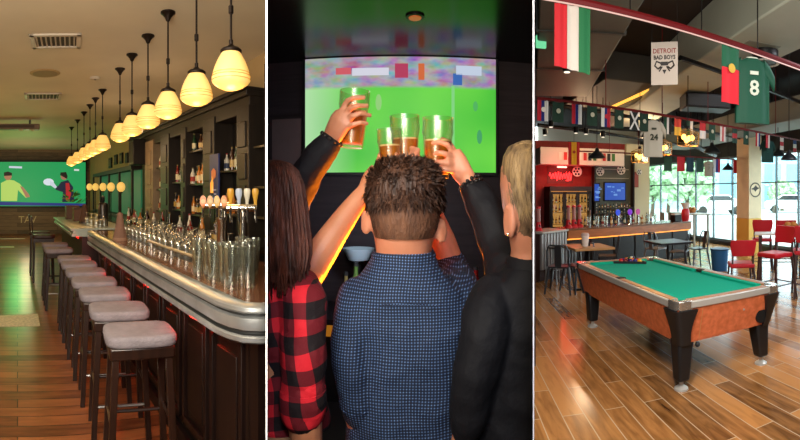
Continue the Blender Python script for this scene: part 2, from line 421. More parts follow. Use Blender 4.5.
# ---- pendant lamps
m_shade = mat('amber_glass_shade', 'd8bc84', .3, emit='efb858', es=.84)
m_ring = mat('amber_glass_ring', 'b8862f', .3, emit='b9761c', es=.75)
m_iron = mat('bronze_iron', '1d130d', .45, .5)
def make_lamp(label):
    t = thing('pendant_lamp', label, 'pendant lamp', group='schoolhouse pendant lamps over the bar')
    MB().lathe([(.0, 0), (.045, .006), (.085, .022), (.113, .042), (.124, .056), (.126, .066), (.126, .09), (.121, .1), (.1195, .118), (.108, .155), (.088, .2), (.068, .235), (.06, .247), (.058, .252)], 32).build('shade', m_shade, t, smooth=.5)
    for z, r in ((.066, .1265), (.090, .1265), (.108, .1205)):
        MB().lathe([(r - .004, z - .003), (r + .0015, z - .002), (r + .0015, z + .002), (r - .004, z + .003)], 32).build('shade_band', m_ring, t)
    MB().lathe([(.064, .245), (.07, .25), (.07, .262), (.055, .275), (.03, .285), (.014, .30), (.014, .33)], 24).build('fitter', m_iron, t)
    MB().lathe([(.008, .33), (.008, ZC - 2.217 - .03)], 10).build('stem', m_iron, t)
    MB().lathe([(.012, .5), (.017, .505), (.017, .55), (.012, .555)], 10).build('coupling', m_iron, t)
    h = ZC - 2.217
    MB().lathe([(.012, h - .085), (.02, h - .075), (.03, h - .05), (.055, h - .02), (.068, h - .012), (.068, h)], 24).build('canopy', m_iron, t)
    return t
lp = [231, 196.5, 168, 148, 132, 120, 102.5, 95.5, 90, 84, 77.5, 71.5]
nm = ['nearest and largest', 'second nearest', 'third nearest', 'fourth nearest', 'fifth nearest', 'sixth nearest', 'seventh nearest', 'eighth nearest', 'ninth nearest', 'tenth nearest', 'eleventh nearest', 'farthest']
lamp0 = None
for px, n in zip(lp, nm):
    a = az(px) - L.a; t = 1.34; d = t / sin(a); s = d * cos(a)
    lb = n + ' amber glass pendant lamp hanging over the bar'
    point('pendant_light', L.w(s, t, 2.15), 'ffc070', 3.4, .05)
    if not lamp0: lamp0 = make_lamp(lb); lamp0.location = L.w(s, t, 2.217)
    else: dup(lamp0, L.w(s, t, 2.217), 0, lb)

# ---- back bar
TB = 2.40
S1 = 9.2
bb = lthing('back_bar', 'tall dark wooden back bar of open bottle bays with moulded cornice', 'shelving', TB, 6.8)
OB = (TB, 6.8, 0)
def btb(x): return TB / math.tan(az(x) - L.a)
bl(MB().box(TB + .22, TB + .33, 4.2, S1 - .0, 0, 2.55), 'back_panel', m_backbk, bb, OB, True)
mb = MB().box(TB - .06, TB + .33, 4.2, S1 + .05, 2.60, 2.66).box(TB - .10, TB + .33, 4.2, S1 + .09, 2.66, 2.70).box(TB - .02, TB + .33, 4.2, S1, 2.42, 2.60)
bl(mb, 'cornice', m_backbar, bb, OB, True, bev=.008)
pil = [(155, 147), (171, 162.5), (188, 183), (217, 205.5), (252, 239.5)]
for a, b in pil:
    s0, s1 = btb(a), btb(b)
    mb = MB().box(TB - .04, TB + .3, s0, s1, .9, 2.5)
    mm = (s1 - s0) * .2
    for z0 in (1.0, 1.35, 1.7, 2.05): mb.box(TB - .055, TB, s0 + mm, s1 - mm, z0, z0 + .28)
    bl(mb, 'pilaster', mat('worn_pale_wood', '7a6a52', .6, var=.2, vscale=4) if a == 155 else m_backbar, bb, OB, True, bev=.006)
bays = [(162.5, 155), (183, 171), (205.5, 188), (239.5, 217), (270, 252)]
sh_z = {0: (1.25, 1.62, 2.0), 1: (1.3, 1.72), 2: (1.25, 1.68, 2.15), 3: (1.3, 1.82), 4: (1.3, 1.62, 2.05)}
m_shelf = mat('shelf_wood', '3a3322', .4)
for k, (a, b) in enumerate(bays):
    s0, s1 = btb(a), btb(b)
    for z in sh_z[k]: bl(MB().box(TB + .02, TB + .29, s0, s1, z - .022, z), 'shelf', m_shelf, bb, OB, True)
bl(MB().box(1.98, TB + .3, 4.0, S1, 0, .93), 'base_cabinet', m_backbar, bb, OB, True)
bl(MB().box(1.94, TB + .3, 3.9, S1, .93, .96), 'worktop', mat('back_counter_top', '2a1d15', .25), bb, OB, True)
# bottles: a few kinds, copied
bcol = {'brown': ('3a1d0a', 'brown'), 'green': ('17351d', 'dark green'), 'clear': ('b9b7a8', 'clear'), 'amber': ('a5631c', 'amber'), 'white': ('c9c3b4', 'white'), 'dark': ('15100f', 'black'), 'red': ('7a1a12', 'red')}
protos = {}
def make_bottle(kind, shape):
    c = bcol[kind][0]; m = mat('bottle_glass_' + kind, c, .12, spec=.8)
    h, r = ((.30, .037), (.26, .042), (.33, .034))[shape]
    t = thing('bottle', 'bottle', 'bottle')
    MB().lathe([(.0, 0), (r, .004), (r, h * .55), (r * .9, h * .63), (.014, h * .78), (.013, h * .95)], 12).build('body', m, t)
    MB().lathe([(r + .001, h * .15), (r + .001, h * .45)], 12).build('paper_label', mat('bottle_label_' + kind, {'brown': 'b9a06a', 'green': 'c9c2a0', 'clear': '8c2a20', 'amber': 'd8c79a', 'white': '2a3550', 'dark': 'a88a3c', 'red': 'd8cfa8'}[kind], .6), t)
    MB().lathe([(.015, h * .93), (.016, h * .94), (.016, h), (.0, h + .001)], 10).build('cap', mat('bottle_cap_' + kind, '6b5a2a' if kind != 'white' else '8c1a14', .4), t)
    t.location = (0, 0, -50); return t
first = {}
def bottle(kind, shape, loc, label, group, sc=1.):
    k = (kind, shape)
    if k not in protos:
        protos[k] = make_bottle(kind, shape); o = protos[k]; o.location = loc; o['label'] = label; o['group'] = group; o.scale = (sc,) * 3; return o
    return dup(protos[k], loc, random.random() * 6, label, group, (sc,) * 3)
bn = ['leftmost bay', 'second bay', 'wide middle bay', 'bay left of the blue sign', 'bay right of the blue sign']
hn = {0: 'lowest', 1: 'middle', 2: 'top'}
kinds = list(bcol)
for k, (a, b) in enumerate(bays):
    s0, s1 = btb(a), btb(b); s0 = max(s0, 4.52)
    for j, z in enumerate(sh_z[k]):
        n = max(3, int((s1 - s0) / .10)); used = {}
        for i in range(n):
            if random.random() < .1: continue
            kd = random.choice(kinds); sh = random.randrange(3)
            s = s0 + (i + .5) * (s1 - s0) / n; 
            bottle(kd, sh, L.w(s, TB + .055 + .06 * random.random(), z), f'{bcol[kd][1]} bottle, {hn[j]} shelf of the back bar, {bn[k]}', 'bottles in the back bar', .85 if kd != 'clear' else .9)
# clutter boxes on top shelves
m_box = mat('kraft_box', '8a6a42', .7)
for k, z in ((0, 2.0), (2, 2.15)):
    s = btb(bays[k][0]) + .3
# bottles on the back counter
for i in range(22):
    s = 4.55 + i * .2 + random.uniform(-.04, .04); kd = kinds[(i * 5) % 7]
    bottle(kd, i % 3, L.w(s, 2.16 + .08 * (i % 2), .96), f'{bcol[kd][1]} bottle standing on the back counter behind the glasses', 'bottles on the back counter', .95)
# blue sign
s, z = 4.9, 1.40
sg = lthing('bar_sign', 'narrow blue upright sign with an orange emblem, before the back bar', 'sign', TB - .09, 4.93, 1.36)
MB().box(-.012, .012, -.125, .125, 0, .66).build('board', mat('blue_board', '2a3468', .5), sg, bev=.004)
MB().lathe([(0, 0), (.07, 0), (.07, .006), (0, .006)], 6, M=Matrix.Translation((-.012, 0, .42)) @ Matrix.Rotation(-PI / 2, 4, 'Y')).build('emblem', mat('orange_emblem', 'd07a4a', .5), sg)
mb = MB()
for k in range(3): mb.box(-.0145, -.012, -.07, .07, .12 + k * .05, .135 + k * .05)
mb.build('printed_lines', mat('pale_print', 'a9b0d8', .5), sg)
MB().box(-.03, .03, -.05, .05, -.4, 0).build('post', m_black, sg)
# amber bottle-lit niche lamp
bt = lthing('niche_lamp', 'small glowing amber bottle lamp on the pilaster shelf left of the blue sign', 'lamp', TB - .1, btb(220), 1.55)
MB().lathe([(.0, 0), (.03, 0), (.03, .12), (.012, .16), (.012, .2), (0, .2)], 10).build('glass', mat('amber_glow', 'd89a3a', .3, emit='d98a20', es=.7), bt)
MB().lathe([(.0, -.02), (.04, -.02), (.04, 0), (0, 0)], 10).build('base', m_black, bt)

# ---- things on the bar
m_glass = mat('clear_glass', 'f4f6f2', .02, trans=1., ior=1.45)
m_glassc = clear_glass('bar_glass', 'f4f6f2', .2, .9, .16)
def wine(label, group):
    mb = MB()
    mb.lathe([(.034, 0), (.036, .03), (.04, .07), (.034, .1), (.014, .115), (.004, .122), (.0035, .165), (.012, .17), (.033, .174), (.034, .177), (.0, .178)], 14)
    return tag(mb.build('wine_glass', m_glassc, smooth=1.), label, 'glass', group)
wg = None
for i in range(14):
    for j in range(4):
        s = 2.95 + i * .155; t = 1.22 + j * .092
        lab = f'upturned wine glass in {["front", "second", "third", "back"][j]} row of glasses on the bar'
        if not wg: wg = wine(lab, 'upturned wine glasses on the bar'); o = wg
        else: o = wg.copy(); COL.objects.link(o); o['label'] = lab
        o.location = L.w(s, t, 1.075)
mat_runner = lthing('bar_mat', 'dark drip mat beneath the rows of upturned glasses', 'bar mat', 1.36, 3.95, 1.0741)
MB().box(-.2, .2, -1.15, 1.2, 0, .001).build('rubber', m_black, mat_runner)
def pint(label):
    mb = MB(); mb.lathe([(.0, 0), (.03, 0), (.031, .02), (.04, .15), (.043, .21), (.040, .21), (.036, .15), (.028, .025), (0, .022)], 16)
    return tag(mb.build('tall_glass', m_glassc, smooth=.8), label, 'glass', 'tall glasses beside the beer taps')
tg = None
for i in range(5):
    for j in range(4):
        s = 1.98 + i * .105; t = 1.02 + j * .095 + (i % 2) * .02
        if t > .617 * s - .07 or (abs(s - 2.36) < .16 and abs(t - 1.15) < .10): continue
        lab = 'tall beer glass standing on the bar in front of the chrome tap column' if t < 1.12 else 'tall beer glass standing beside the chrome tap column by the partition'
        if not tg: tg = pint(lab); o = tg
        else: o = tg.copy(); COL.objects.link(o); o['label'] = lab
        o.location = L.w(s, t, 1.0745)
# tap tower with four medallions
def M_t(x, y, z): return Matrix.Translation((x, y, z))
d = .47 * 450 / 76; a = az(222) - L.a
TT = lthing('beer_tap', 'chrome beer tap column with four amber medallions', 'beer tap', d * sin(a), d * cos(a), 1.0745)
MB().lathe([(.0, 0), (.055, 0), (.055, .012), (.034, .02), (.032, .30), (.038, .31), (.038, .33), (.03, .335), (.03, .37), (.04, .40), (.03, .43), (0, .44)], 20).build('column', m_chrome, TT)
W = Matrix.Rotation(-L.rot + PI - (az(222)) * 1.0, 4, 'Z')  # faces the room
def facing(px): return Matrix.Rotation(-L.rot - az(px), 4, 'Z')  # local axes: x right in view, -y to the viewer
Q = facing(222)
MB().tube([Q @ Vector((-.12, 0, .40)), Q @ Vector((.05, 0, .40))], .022, 12).build('cross_pipe', m_chrome, TT)
for k, c in enumerate(('a8581a', '96682a', 'a87c22', 'a8601a')):
    x = -.115 + k * .042
    o = MB().lathe([(0, -.008), (.024, -.008), (.024, .008), (0, .008)], 16, M=Q @ M_t(x, -.035, .425) @ Matrix.Rotation(PI / 2, 4, 'X') @ Matrix.Diagonal((.8, 1.5, 1, 1))).build('medallion', mat('medallion_' + c, c, .35), TT)
    MB().lathe([(0, .009), (.013, .009), (.013, .011), (0, .011)], 12, M=Q @ M_t(x, -.035, .425) @ Matrix.Rotation(PI / 2, 4, 'X')).build('badge', mat('badge_dark', '5a2a14' if k % 2 else '94804e', .4), o)
    MB().tube([Q @ Vector((x, -.03, .40)), Q @ Vector((x, -.07, .38)), Q @ Vector((x, -.075, .33))], .008, 8).build('spout', m_chrome, TT)
d2 = 2.75; a = az(243) - L.a
T2 = lthing('beer_tap', 'chrome tap bar with four paddle handles, two yellow and two pale', 'beer tap', d2 * sin(a), d2 * cos(a), 1.0745)
Q = facing(243)
MB().lathe([(0, 0), (.045, 0), (.045, .012), (.028, .02), (.026, .36), (0, .37)], 16, o=(Q @ Vector((-.0, .0, 0)))).build('column', m_chrome, T2)
MB().tube([Q @ Vector((-.1, 0, .385)), Q @ Vector((.085, 0, .385))], .024, 12).build('cross_pipe', m_chrome, T2)
for k, c in enumerate(('a87a24', '8e98a8', 'a8a494', 'a47c2c')):
    x = -.075 + k * .05
    MB().lathe([(0, 0), (.009, 0), (.011, .03), (.019, .06), (.021, .085), (.016, .098), (0, .1)], 14, M=Q @ M_t(x, -.02, .405) @ Matrix.Rotation(.12, 4, 'X') @ Matrix.Diagonal((1, .5, 1, 1))).build('handle', mat('tap_handle_' + c, c, .35), T2)
    MB().tube([Q @ Vector((x, -.02, .385)), Q @ Vector((x, -.07, .37)), Q @ Vector((x + .004, -.08, .30))], .008, 8).build('spout', m_chrome, T2)
# drip rail
dr = lthing('drip_tray', 'long steel drip rail on posts, before the upturned glasses', 'drip tray', 1.12, 3.0, 1.0745)
MB().tube([(0, -.4, .06), (0, .75, .06)], .012, 8).build('rail', m_steel, dr)
for k in range(3): MB().lathe([(0, 0), (.018, 0), (.008, .006), (.008, .06)], 8, o=(0, -.35 + .5 * k, 0)).build('post', m_steel, dr)
# brown cone
cn = lthing('cone_stack', 'brown felted cone standing on the copper bar top', 'cone', 1.02, 4.40, 1.0745)
m_cone = mat('brown_felt', '6b4f40', .9, bump=.5, bscale=70)
MB().lathe([(0, 0), (.07, 0), (.068, .05), (.045, .15), (.032, .24), (.026, .275), (0, .285)], 18).build('cone', m_cone, cn)
MB().lathe([(.072, .0), (.074, .02), (.07, .03)], 18).build('rim', mat('brown_rim', '7d604c', .9), cn)
# things far along the bar
tw = lthing('beer_tower', 'tall dark steel cylinder at the far end of the bar', 'dispenser', 1.22, 6.35, 1.08)
MB().lathe([(0, 0), (.075, 0), (.075, .30), (.07, .31), (.05, .33), (0, .34)], 20).build('body', mat('dark_steel', '3a3836', .3, .8), tw)
MB().lathe([(.02, .34), (.03, .36), (.03, .42), (.0, .43)], 12).build('cap', m_black, tw)
cc = lthing('brown_cone', 'dark brown cone at the far end of the green-lit bar', 'cone', 1.05, 7.0, 1.08)
MB().lathe([(0, 0), (.09, 0), (.06, .14), (.035, .28), (0, .3)], 14).build('cone', mat('brown_cone_dark', '4a3020', .8), cc)
MB().lathe([(.09, 0), (.097, .0), (.097, .02), (.09, .03)], 14).build('rim', m_stool, cc)
pb = lthing('planter', 'small leafy plant in a brown wooden box on the green-lit bar', 'plant', 1.0, 8.2, 1.08)
MB().box(-.12, .12, -.12, .12, 0, .24).build('box', mat('planter_wood', '4a2c1a', .6), pb, bev=.006)
mb = MB()
for i in range(40):
    a = random.random() * 6.28; r = random.uniform(.02, .2); z = .27 + random.uniform(0, .22)
    p = Vector((r * cos(a), r * sin(a), z)); q = Vector((cos(a + 1.5), sin(a + 1.5), 0)) * .035; e = Vector((cos(a), sin(a), .5)) * .1
    mb.poly([p, p + e * .5 + q, p + e, p + e * .5 - q])
mb.build('foliage', mat('leaf_green', '4a8a3c', .6), pb)
b2 = lthing('wooden_box', 'plain brown wooden box on the green-lit bar beside the planter', 'box', 1.05, 7.55, 1.08)
MB().box(-.11, .11, -.12, .12, 0, .2).build('case', mat('box_wood', '55331c', .6), b2, bev=.006)
MB().box(-.115, .115, -.125, .125, .2, .22).build('lid', mat('box_lid', '3c2413', .6), b2)
for i in range(7):
    o = wg.copy(); COL.objects.link(o); o['label'] = 'wine glass among those at the far end of the bar by the steel cylinder'; o['group'] = 'glasses at the far end of the bar'
    o.location = L.w(5.95 + .13 * i, 1.05 + .08 * (i % 3), 1.0801)

# ---- far wall: screen, lettering, pictures, globes
def px_s(x, y, s=SF - .08): return L.at_s(x, y, s)
tv = lthing('video_screen', 'huge screen showing a football match on the far wall', 'screen', 1.0, SF - .07, 1.1)
tv.rotation_euler.z = L.rot
x0, zt = px_s(-26, 160); x1, zb = px_s(85.5, 206)
z0, z1 = zb - 1.1, px_s(40, 162)[1] - 1.1
x0 -= 1.0; x1 -= 1.0
MB().box(x0 - .05, x1 + .05, -.02, .05, z0 - .05, z1 + .07).build('bezel', m_black, tv)
m_grn = emis('pitch_green', '1f9a55', .95)
MB().box(x0, x1, -.03, -.02, z0, z1).build('screen', m_grn, tv)
scr = [c for c in kids(tv) if c.name.startswith('screen')][0]
def sp(pts, name, col, y=-.033, es=.9, dy=.002):
    q = [];
    for x, yy in pts:
        t, z = px_s(x, yy); q.append((t - 1.0, y, z - 1.1))
    MB().prism(q, (0, dy, 0)).build(name, emis('screen_' + col, col, es), scr, smooth=0)
def circ(cx, cy, r, n=10, sx=1): return [(cx + sx * r * cos(2 * PI * i / n), cy + r * sin(2 * PI * i / n)) for i in range(n)]
sp([(-26, 201), (85.5, 203.5), (85.5, 206), (-26, 205)], 'ticker', '25327a')
sp([(1, 183), (8, 179.5), (14, 180.5), (20, 184), (27, 194), (29, 196), (26, 198), (18, 190), (17, 201), (1, 201)], 'pale_kit', 'b9d968')
sp(circ(8, 176.5, 3.8), 'skin', 'b07a5a', -.036); sp([(4, 176), (4, 172.5), (8, 171.5), (12, 173), (12, 175.5)], 'hair', '1a1412', -.039)
sp([(20, 186), (23, 187), (29, 194.5), (30, 197), (26, 197.5)], 'arm', 'a8765a', -.036)
sp([(61, 182), (68, 180), (73, 187), (74.5, 202), (62, 202), (63, 192), (56, 190), (54, 186), (58, 186)], 'dark_kit', '1c2138')
sp([(65.5, 183), (69, 183), (71, 194), (69, 201), (66, 201)], 'red_stripe', 'b5262a', -.036)
sp(circ(64, 176.5, 3.5), 'skin', 'a8705a', -.036); sp([(60, 175), (60.5, 172.5), (66, 172), (67.5, 176), (67, 179)], 'hair', '14110f', -.039)
sp(circ(48.5, 182, 3.6, 10, 1.5), 'glove', 'dfe6ee', -.036); sp([(50, 181), (54, 183), (57, 187), (55, 188.5), (50, 185)], 'glove_cuff', 'd0d8e2', -.037)
sp([(9, 166), (22, 166.5), (22, 168.5), (9, 168)], 'score', 'cfd8e6', -.036); sp([(74, 169), (79, 169.2), (79, 171), (74, 170.8)], 'corner_logo', 'd8e2dc', -.036)
t_, z_ = px_s(27.5, 220)
text('wall_lettering', 'TAV', .36, mat('gilt_letters', 'c9b48a', .5), Matrix.Translation(L.w(SF - .012, t_, z_)) @ Matrix.Rotation(L.rot, 4, 'Z') @ Matrix.Rotation(PI / 2, 4, 'X'), None, .01)
tag(bpy.data.objects['wall_lettering'], 'faded raised capital letters on the boarded far wall', 'lettering')
for i, (x, y0, y1, wpx) in enumerate(((110.5, 158, 168, 3.5), (116, 155, 164.5, 3.5), (121.5, 153, 163.5, 3.5), (127, 153, 163, 3.2))):
    s, zz = L.at_t(x, y0, TW - .02); z2 = L.at_t(x, y1, TW - .02)[1]; s2 = L.at_t(x + wpx, y0, TW)[0]
    w = abs(s - s2)
    p = lthing('picture_frame', ['leftmost', 'second', 'third', 'rightmost'][i] + ' dark framed picture on the cream wall beyond the back bar', 'picture', TW - .025, s, z2, 'framed pictures on the cream wall')
    MB().box(-.02, .024, -w / 2, w / 2, 0, zz - z2).build('frame', m_black, p)
    MB().box(-.024, -.02, -w * .38, w * .38, .06, zz - z2 - .06).build('print', mat('print_' + str(i), ['5a4a3a', '4a3a2c', '6a5a48', '3a3430'][i], .5), p)
# green-lit cabinet with globes
gc = lthing('glazed_cabinet', 'green-lit cabinet standing on the dark counter behind the amber globes', 'cabinet', TW - .3, 11.6, .962)
sA, sB = 9.5, 14.5
MB().box(.0, .28, sA - 11.6, sB - 11.6, 0, .06).build('base', m_backbar, gc)
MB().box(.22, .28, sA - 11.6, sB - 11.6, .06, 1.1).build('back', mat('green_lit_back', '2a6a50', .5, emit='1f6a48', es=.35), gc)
MB().box(-.0, .28, sA - 11.6, sB - 11.6, 1.1, 1.2).build('top', m_backbar, gc)
for k in range(5):
    s = sA + (sB - sA) * k / 4 - 11.6; MB().box(.0, .05, s - .04, s + .04, .06, 1.1).build('post', m_backbar, gc)
for i, x in enumerate((121, 111, 103, 95.5, 89.5)):  # glowing globes stand in for mirror reflections of the pendant lamps
    s, zz = L.at_t(x, 187, 2.33)
    g = lthing('reflection_globe', ['nearest', 'second nearest', 'middle', 'second farthest', 'farthest'][i] + ' amber globe imitating a reflected pendant lamp before the green-lit cabinet', 'lamp', 2.33, s, zz - .12, 'amber globes imitating pendant lamp reflections')
    MB().ball((0, 0, .12), .1, 1, 1, 1.15).build('globe', m_shade, g)
    MB().lathe([(.06, -.02), (.03, .0), (.03, .03)], 10).build('base', m_iron, g)
    MB().tube([(0, 0, -.02), (0, 0, 1.12 - zz - .0 + .0 if False else -(zz - .12 - .96))], .012, 6).build('post', m_iron, g)
sdc = lthing('side_counter', 'dark counter carrying the amber globes beyond the back bar', 'counter', 2.35, 12, 0)
MB().box(-.41, .38, -2.7, 3, 0, .92).build('body', m_backbar, sdc); MB().box(-.44, .38, -2.72, 3, .92, .96).build('worktop', bpy.data.materials['back_counter_top'], sdc)
sk = lthing('wall_speaker', 'black loudspeaker hanging on the pale post at the end of the back bar', 'speaker', 2.25, btb(138), 1.62)
s_, zt_ = L.at_t(137, 140, 2.25); zb_ = L.at_t(137, 165, 2.25)[1]
sk.location = L.w(s_, 2.25, zb_)
MB().box(-.12, .12, -.18, .18, 0, zt_ - zb_).build('case', m_black, sk, bev=.01)
MB().box(-.125, -.12, -.15, .15, .05, zt_ - zb_ - .05).build('grille', mat('speaker_grille', '0c0b0a', .7), sk)
MB().tube([(.1, 0, .2), (TW - 2.25, 0, .25)], .02, 6).build('bracket', m_black, sk)
# ---- ceiling fittings and floor plate
def ceil_xy(x, y): d = (ZC - H) * F / (HY - y); return d, az(x)
def ceil_w(x, y): d, a = ceil_xy(x, y); return Vector((d * sin(a), d * cos(a), ZC))
m_vent = mat('vent_white', 'b7ad9c', .5); m_ventd = mat('vent_dark', '3a3128', .7)
def vent(x, y, w, d, label, rot=0.):
    v = thing('ceiling_vent', label, 'vent', ceil_w(x, y), L.rot + rot)
    mb = MB()
    for a, b, c, e in ((-w / 2, w / 2, -d / 2, -d / 2 + .05), (-w / 2, w / 2, d / 2 - .05, d / 2), (-w / 2, -w / 2 + .05, -d / 2, d / 2), (w / 2 - .05, w / 2, -d / 2, d / 2)): mb.box(a, b, c, e, -.02, 0)
    mb.build('frame', m_vent, v, bev=.004)
    MB().box(-w / 2 + .04, w / 2 - .04, -d / 2 + .04, d / 2 - .04, -.004, 0).build('duct', m_ventd, v)
    mb = MB(); n = 9
    for k in range(n):
        xx = -w / 2 + .07 + (w - .14) * k / (n - 1)
        mb.box(-.003, .003, -d / 2 + .05, d / 2 - .05, -.016, .012, Matrix.Translation((xx, 0, -.006)) @ Matrix.Rotation(.6, 4, 'Y'))
    mb.build('louvre', m_vent, v)
vent(56, 40.5, .54, .44, 'white louvred ceiling vent nearest the viewer', -.12)
vent(43, 96, .62, .5, 'smaller louvred ceiling vent further down the room', -.05)
rs = thing('ceiling_speaker', 'flush round plate in the ceiling between the two vents', 'speaker', ceil_w(45, 73), L.rot)
MB().lathe([(0, -.01), (.2, -.01), (.21, -.004), (.21, 0), (0, 0)], 24).build('plate', mat('plate_tan', 'a48c60', .6), rs)
MB().lathe([(.12, -.012), (.17, -.012), (.17, -.009), (.12, -.009)], 24).build('ring', mat('plate_ring', '8a7450', .6), rs)
r2 = thing('smoke_detector', 'small round detector on the ceiling near the lamp canopies', 'detector', ceil_w(95, 77.5), 0)
MB().lathe([(0, -.03), (.06, -.028), (.075, -.01), (.075, 0), (0, 0)], 18).build('body', m_vent, r2)
MB().lathe([(0, -.035), (.02, -.034), (.02, -.03)], 10).build('sensor', m_ventd, r2)
pj = thing('ceiling_heater', 'long grey box fitting hung under the far left ceiling', 'fitting', ceil_w(12, 120) - Vector((0, 0, .0)), L.rot)
MB().box(-.6, .62, -.12, .12, -.22, -.1).build('case', mat('heater_grey', '6b5a48', .5), pj, bev=.02)
MB().box(-.5, .5, -.125, -.12, -.19, -.13).build('slot', m_ventd, pj)
for x in (-.4, .4): MB().box(x - .02, x + .02, -.02, .02, -.1, 0).build('bracket', m_black, pj)
for k in range(2): MB().lathe([(0, -.02), (.05, 0), (.05, .03), (0, .03)], 12, o=(.2 + .25 * k, -.0, -.235)).build('lamp', mat('heater_lamp', 'c9b89a', .4), pj)
fp = thing('floor_plate', 'pale tiled strip let into the wooden floor left of the stools', 'floor plate', (0, 0, 0), 0)
c = [pt(-12, 327, dz(327, 0)), pt(40, 326, dz(326, 0)), pt(38, 314, dz(314, 0)), pt(-12, 316, dz(316, 0))]
o_ = c[1].copy(); o_.z = 0; fp.location = o_
MB().prism([Vector((p.x, p.y, 0)) - o_ for p in c], (0, 0, .003)).build('plate', mat('plate_tile', 'c4b498', .5, var=.25, vscale=30), fp, smooth=0)
for y, lb in ((239, 'farther'), (247.5, 'nearer')):
    d = dz(y, 0); p0 = pt(-14, y, d); p1 = pt(25 if y < 240 else 14, y, d); p0.z = p1.z = 0
    n = thing('floor_strip', lb + ' pale metal strip across the far floor before the lettered wall', 'floor strip', p1, 0)
    v = (p0 - p1); w = v.normalized().cross(Vector((0, 0, 1))) * .12
    MB().prism([Vector((0, 0, 0)), v, v + w, w], (0, 0, .012)).build('strip', mat('pale_strip', 'c9c6b4', .4), n, smooth=0)

# ---- light of the bar room
area('bar_fill_near', L.w(1.6, -.3, 3.1), L.w(2.6, .9, .6), 1.2, 'ffeedd', 46)  # unseen fill added under the ceiling for the near bar
area('bar_fill_stools', L.w(2.6, -1.2, 3.1), L.w(3.4, .8, .5), 1.0, 'ffeedd', 27)  # another unseen fill, added for the stools
point('bar_fill_mid', L.w(7.2, -1.9, 2.3), 'ffc98a', 40, .1)  # bare point added as fill halfway down the room, no fitting
point('bar_fill_far', L.w(11, -1.9, 2.3), 'ffc98a', 50, .1)  # same kind of added fill, deeper in the room
area('bar_ceiling_fill', L.w(.3, -.5, 2.0), L.w(5, .2, ZC), 1.2, 'fff0da', 160)  # out of view, added to brighten the ceiling
point('aisle_fill', L.w(5.6, 1.75, 2.35), 'ffd8b0', 8, .1)  # added fill before the back bar bays, no fitting
point('aisle_fill', L.w(7.8, 1.75, 2.35), 'ffd8b0', 8, .1)  # second added fill along the aisle
point('far_wall_fill', L.w(14.6, .3, 1.6), 'ffdcb0', 42, .1)  # added to brighten the boarding under the screen, no fitting
point('pitch_glow', L.w(12.6, .0, 1.5), '30ff80', 34, .3)
for k in range(4): point('under_bar_glow', L.w(2.3 + .9 * k, .93, .84), 'ff2010', 1.6, .02)
# ================================================================== SCREEN ROOM (middle)
ZM = 2.66; YM = 3.85
e1 = pdir(AP); e2 = pdir(-AP)
xm = YM * math.tan(-AP)
tri = [Vector((0, 0, 0)), Vector((xm, YM, 0)), Vector((-xm, YM, 0))]
m_mf = mat('dark_floor', '1a1514', .4)
struct('floor', MB().poly(tri), m_mf)
# glossy dark ceiling mirrors the screen
m_mc = mat('gloss_black_ceiling', '0c0a0b', .2, spec=.5, ior=1.42)
ZC2 = H + (HY - 58) / F * YM
struct('ceiling', MB().poly([p + Vector((0, 0, ZC2)) for p in tri][::-1]), m_mc)
m_mw = mat('dark_boards', '2a2022', .7, var=.3, vscale=3, stretch=(1, 1, 12))
struct('wall_back', MB().box(-xm - .02, xm + .02, YM, YM + .08, 0, ZC2), m_mw)
def mp(x, y, d=YM): # point on the back wall
    a = az(x); dd = d / cos(a); p = pt(x, y, dd); return p
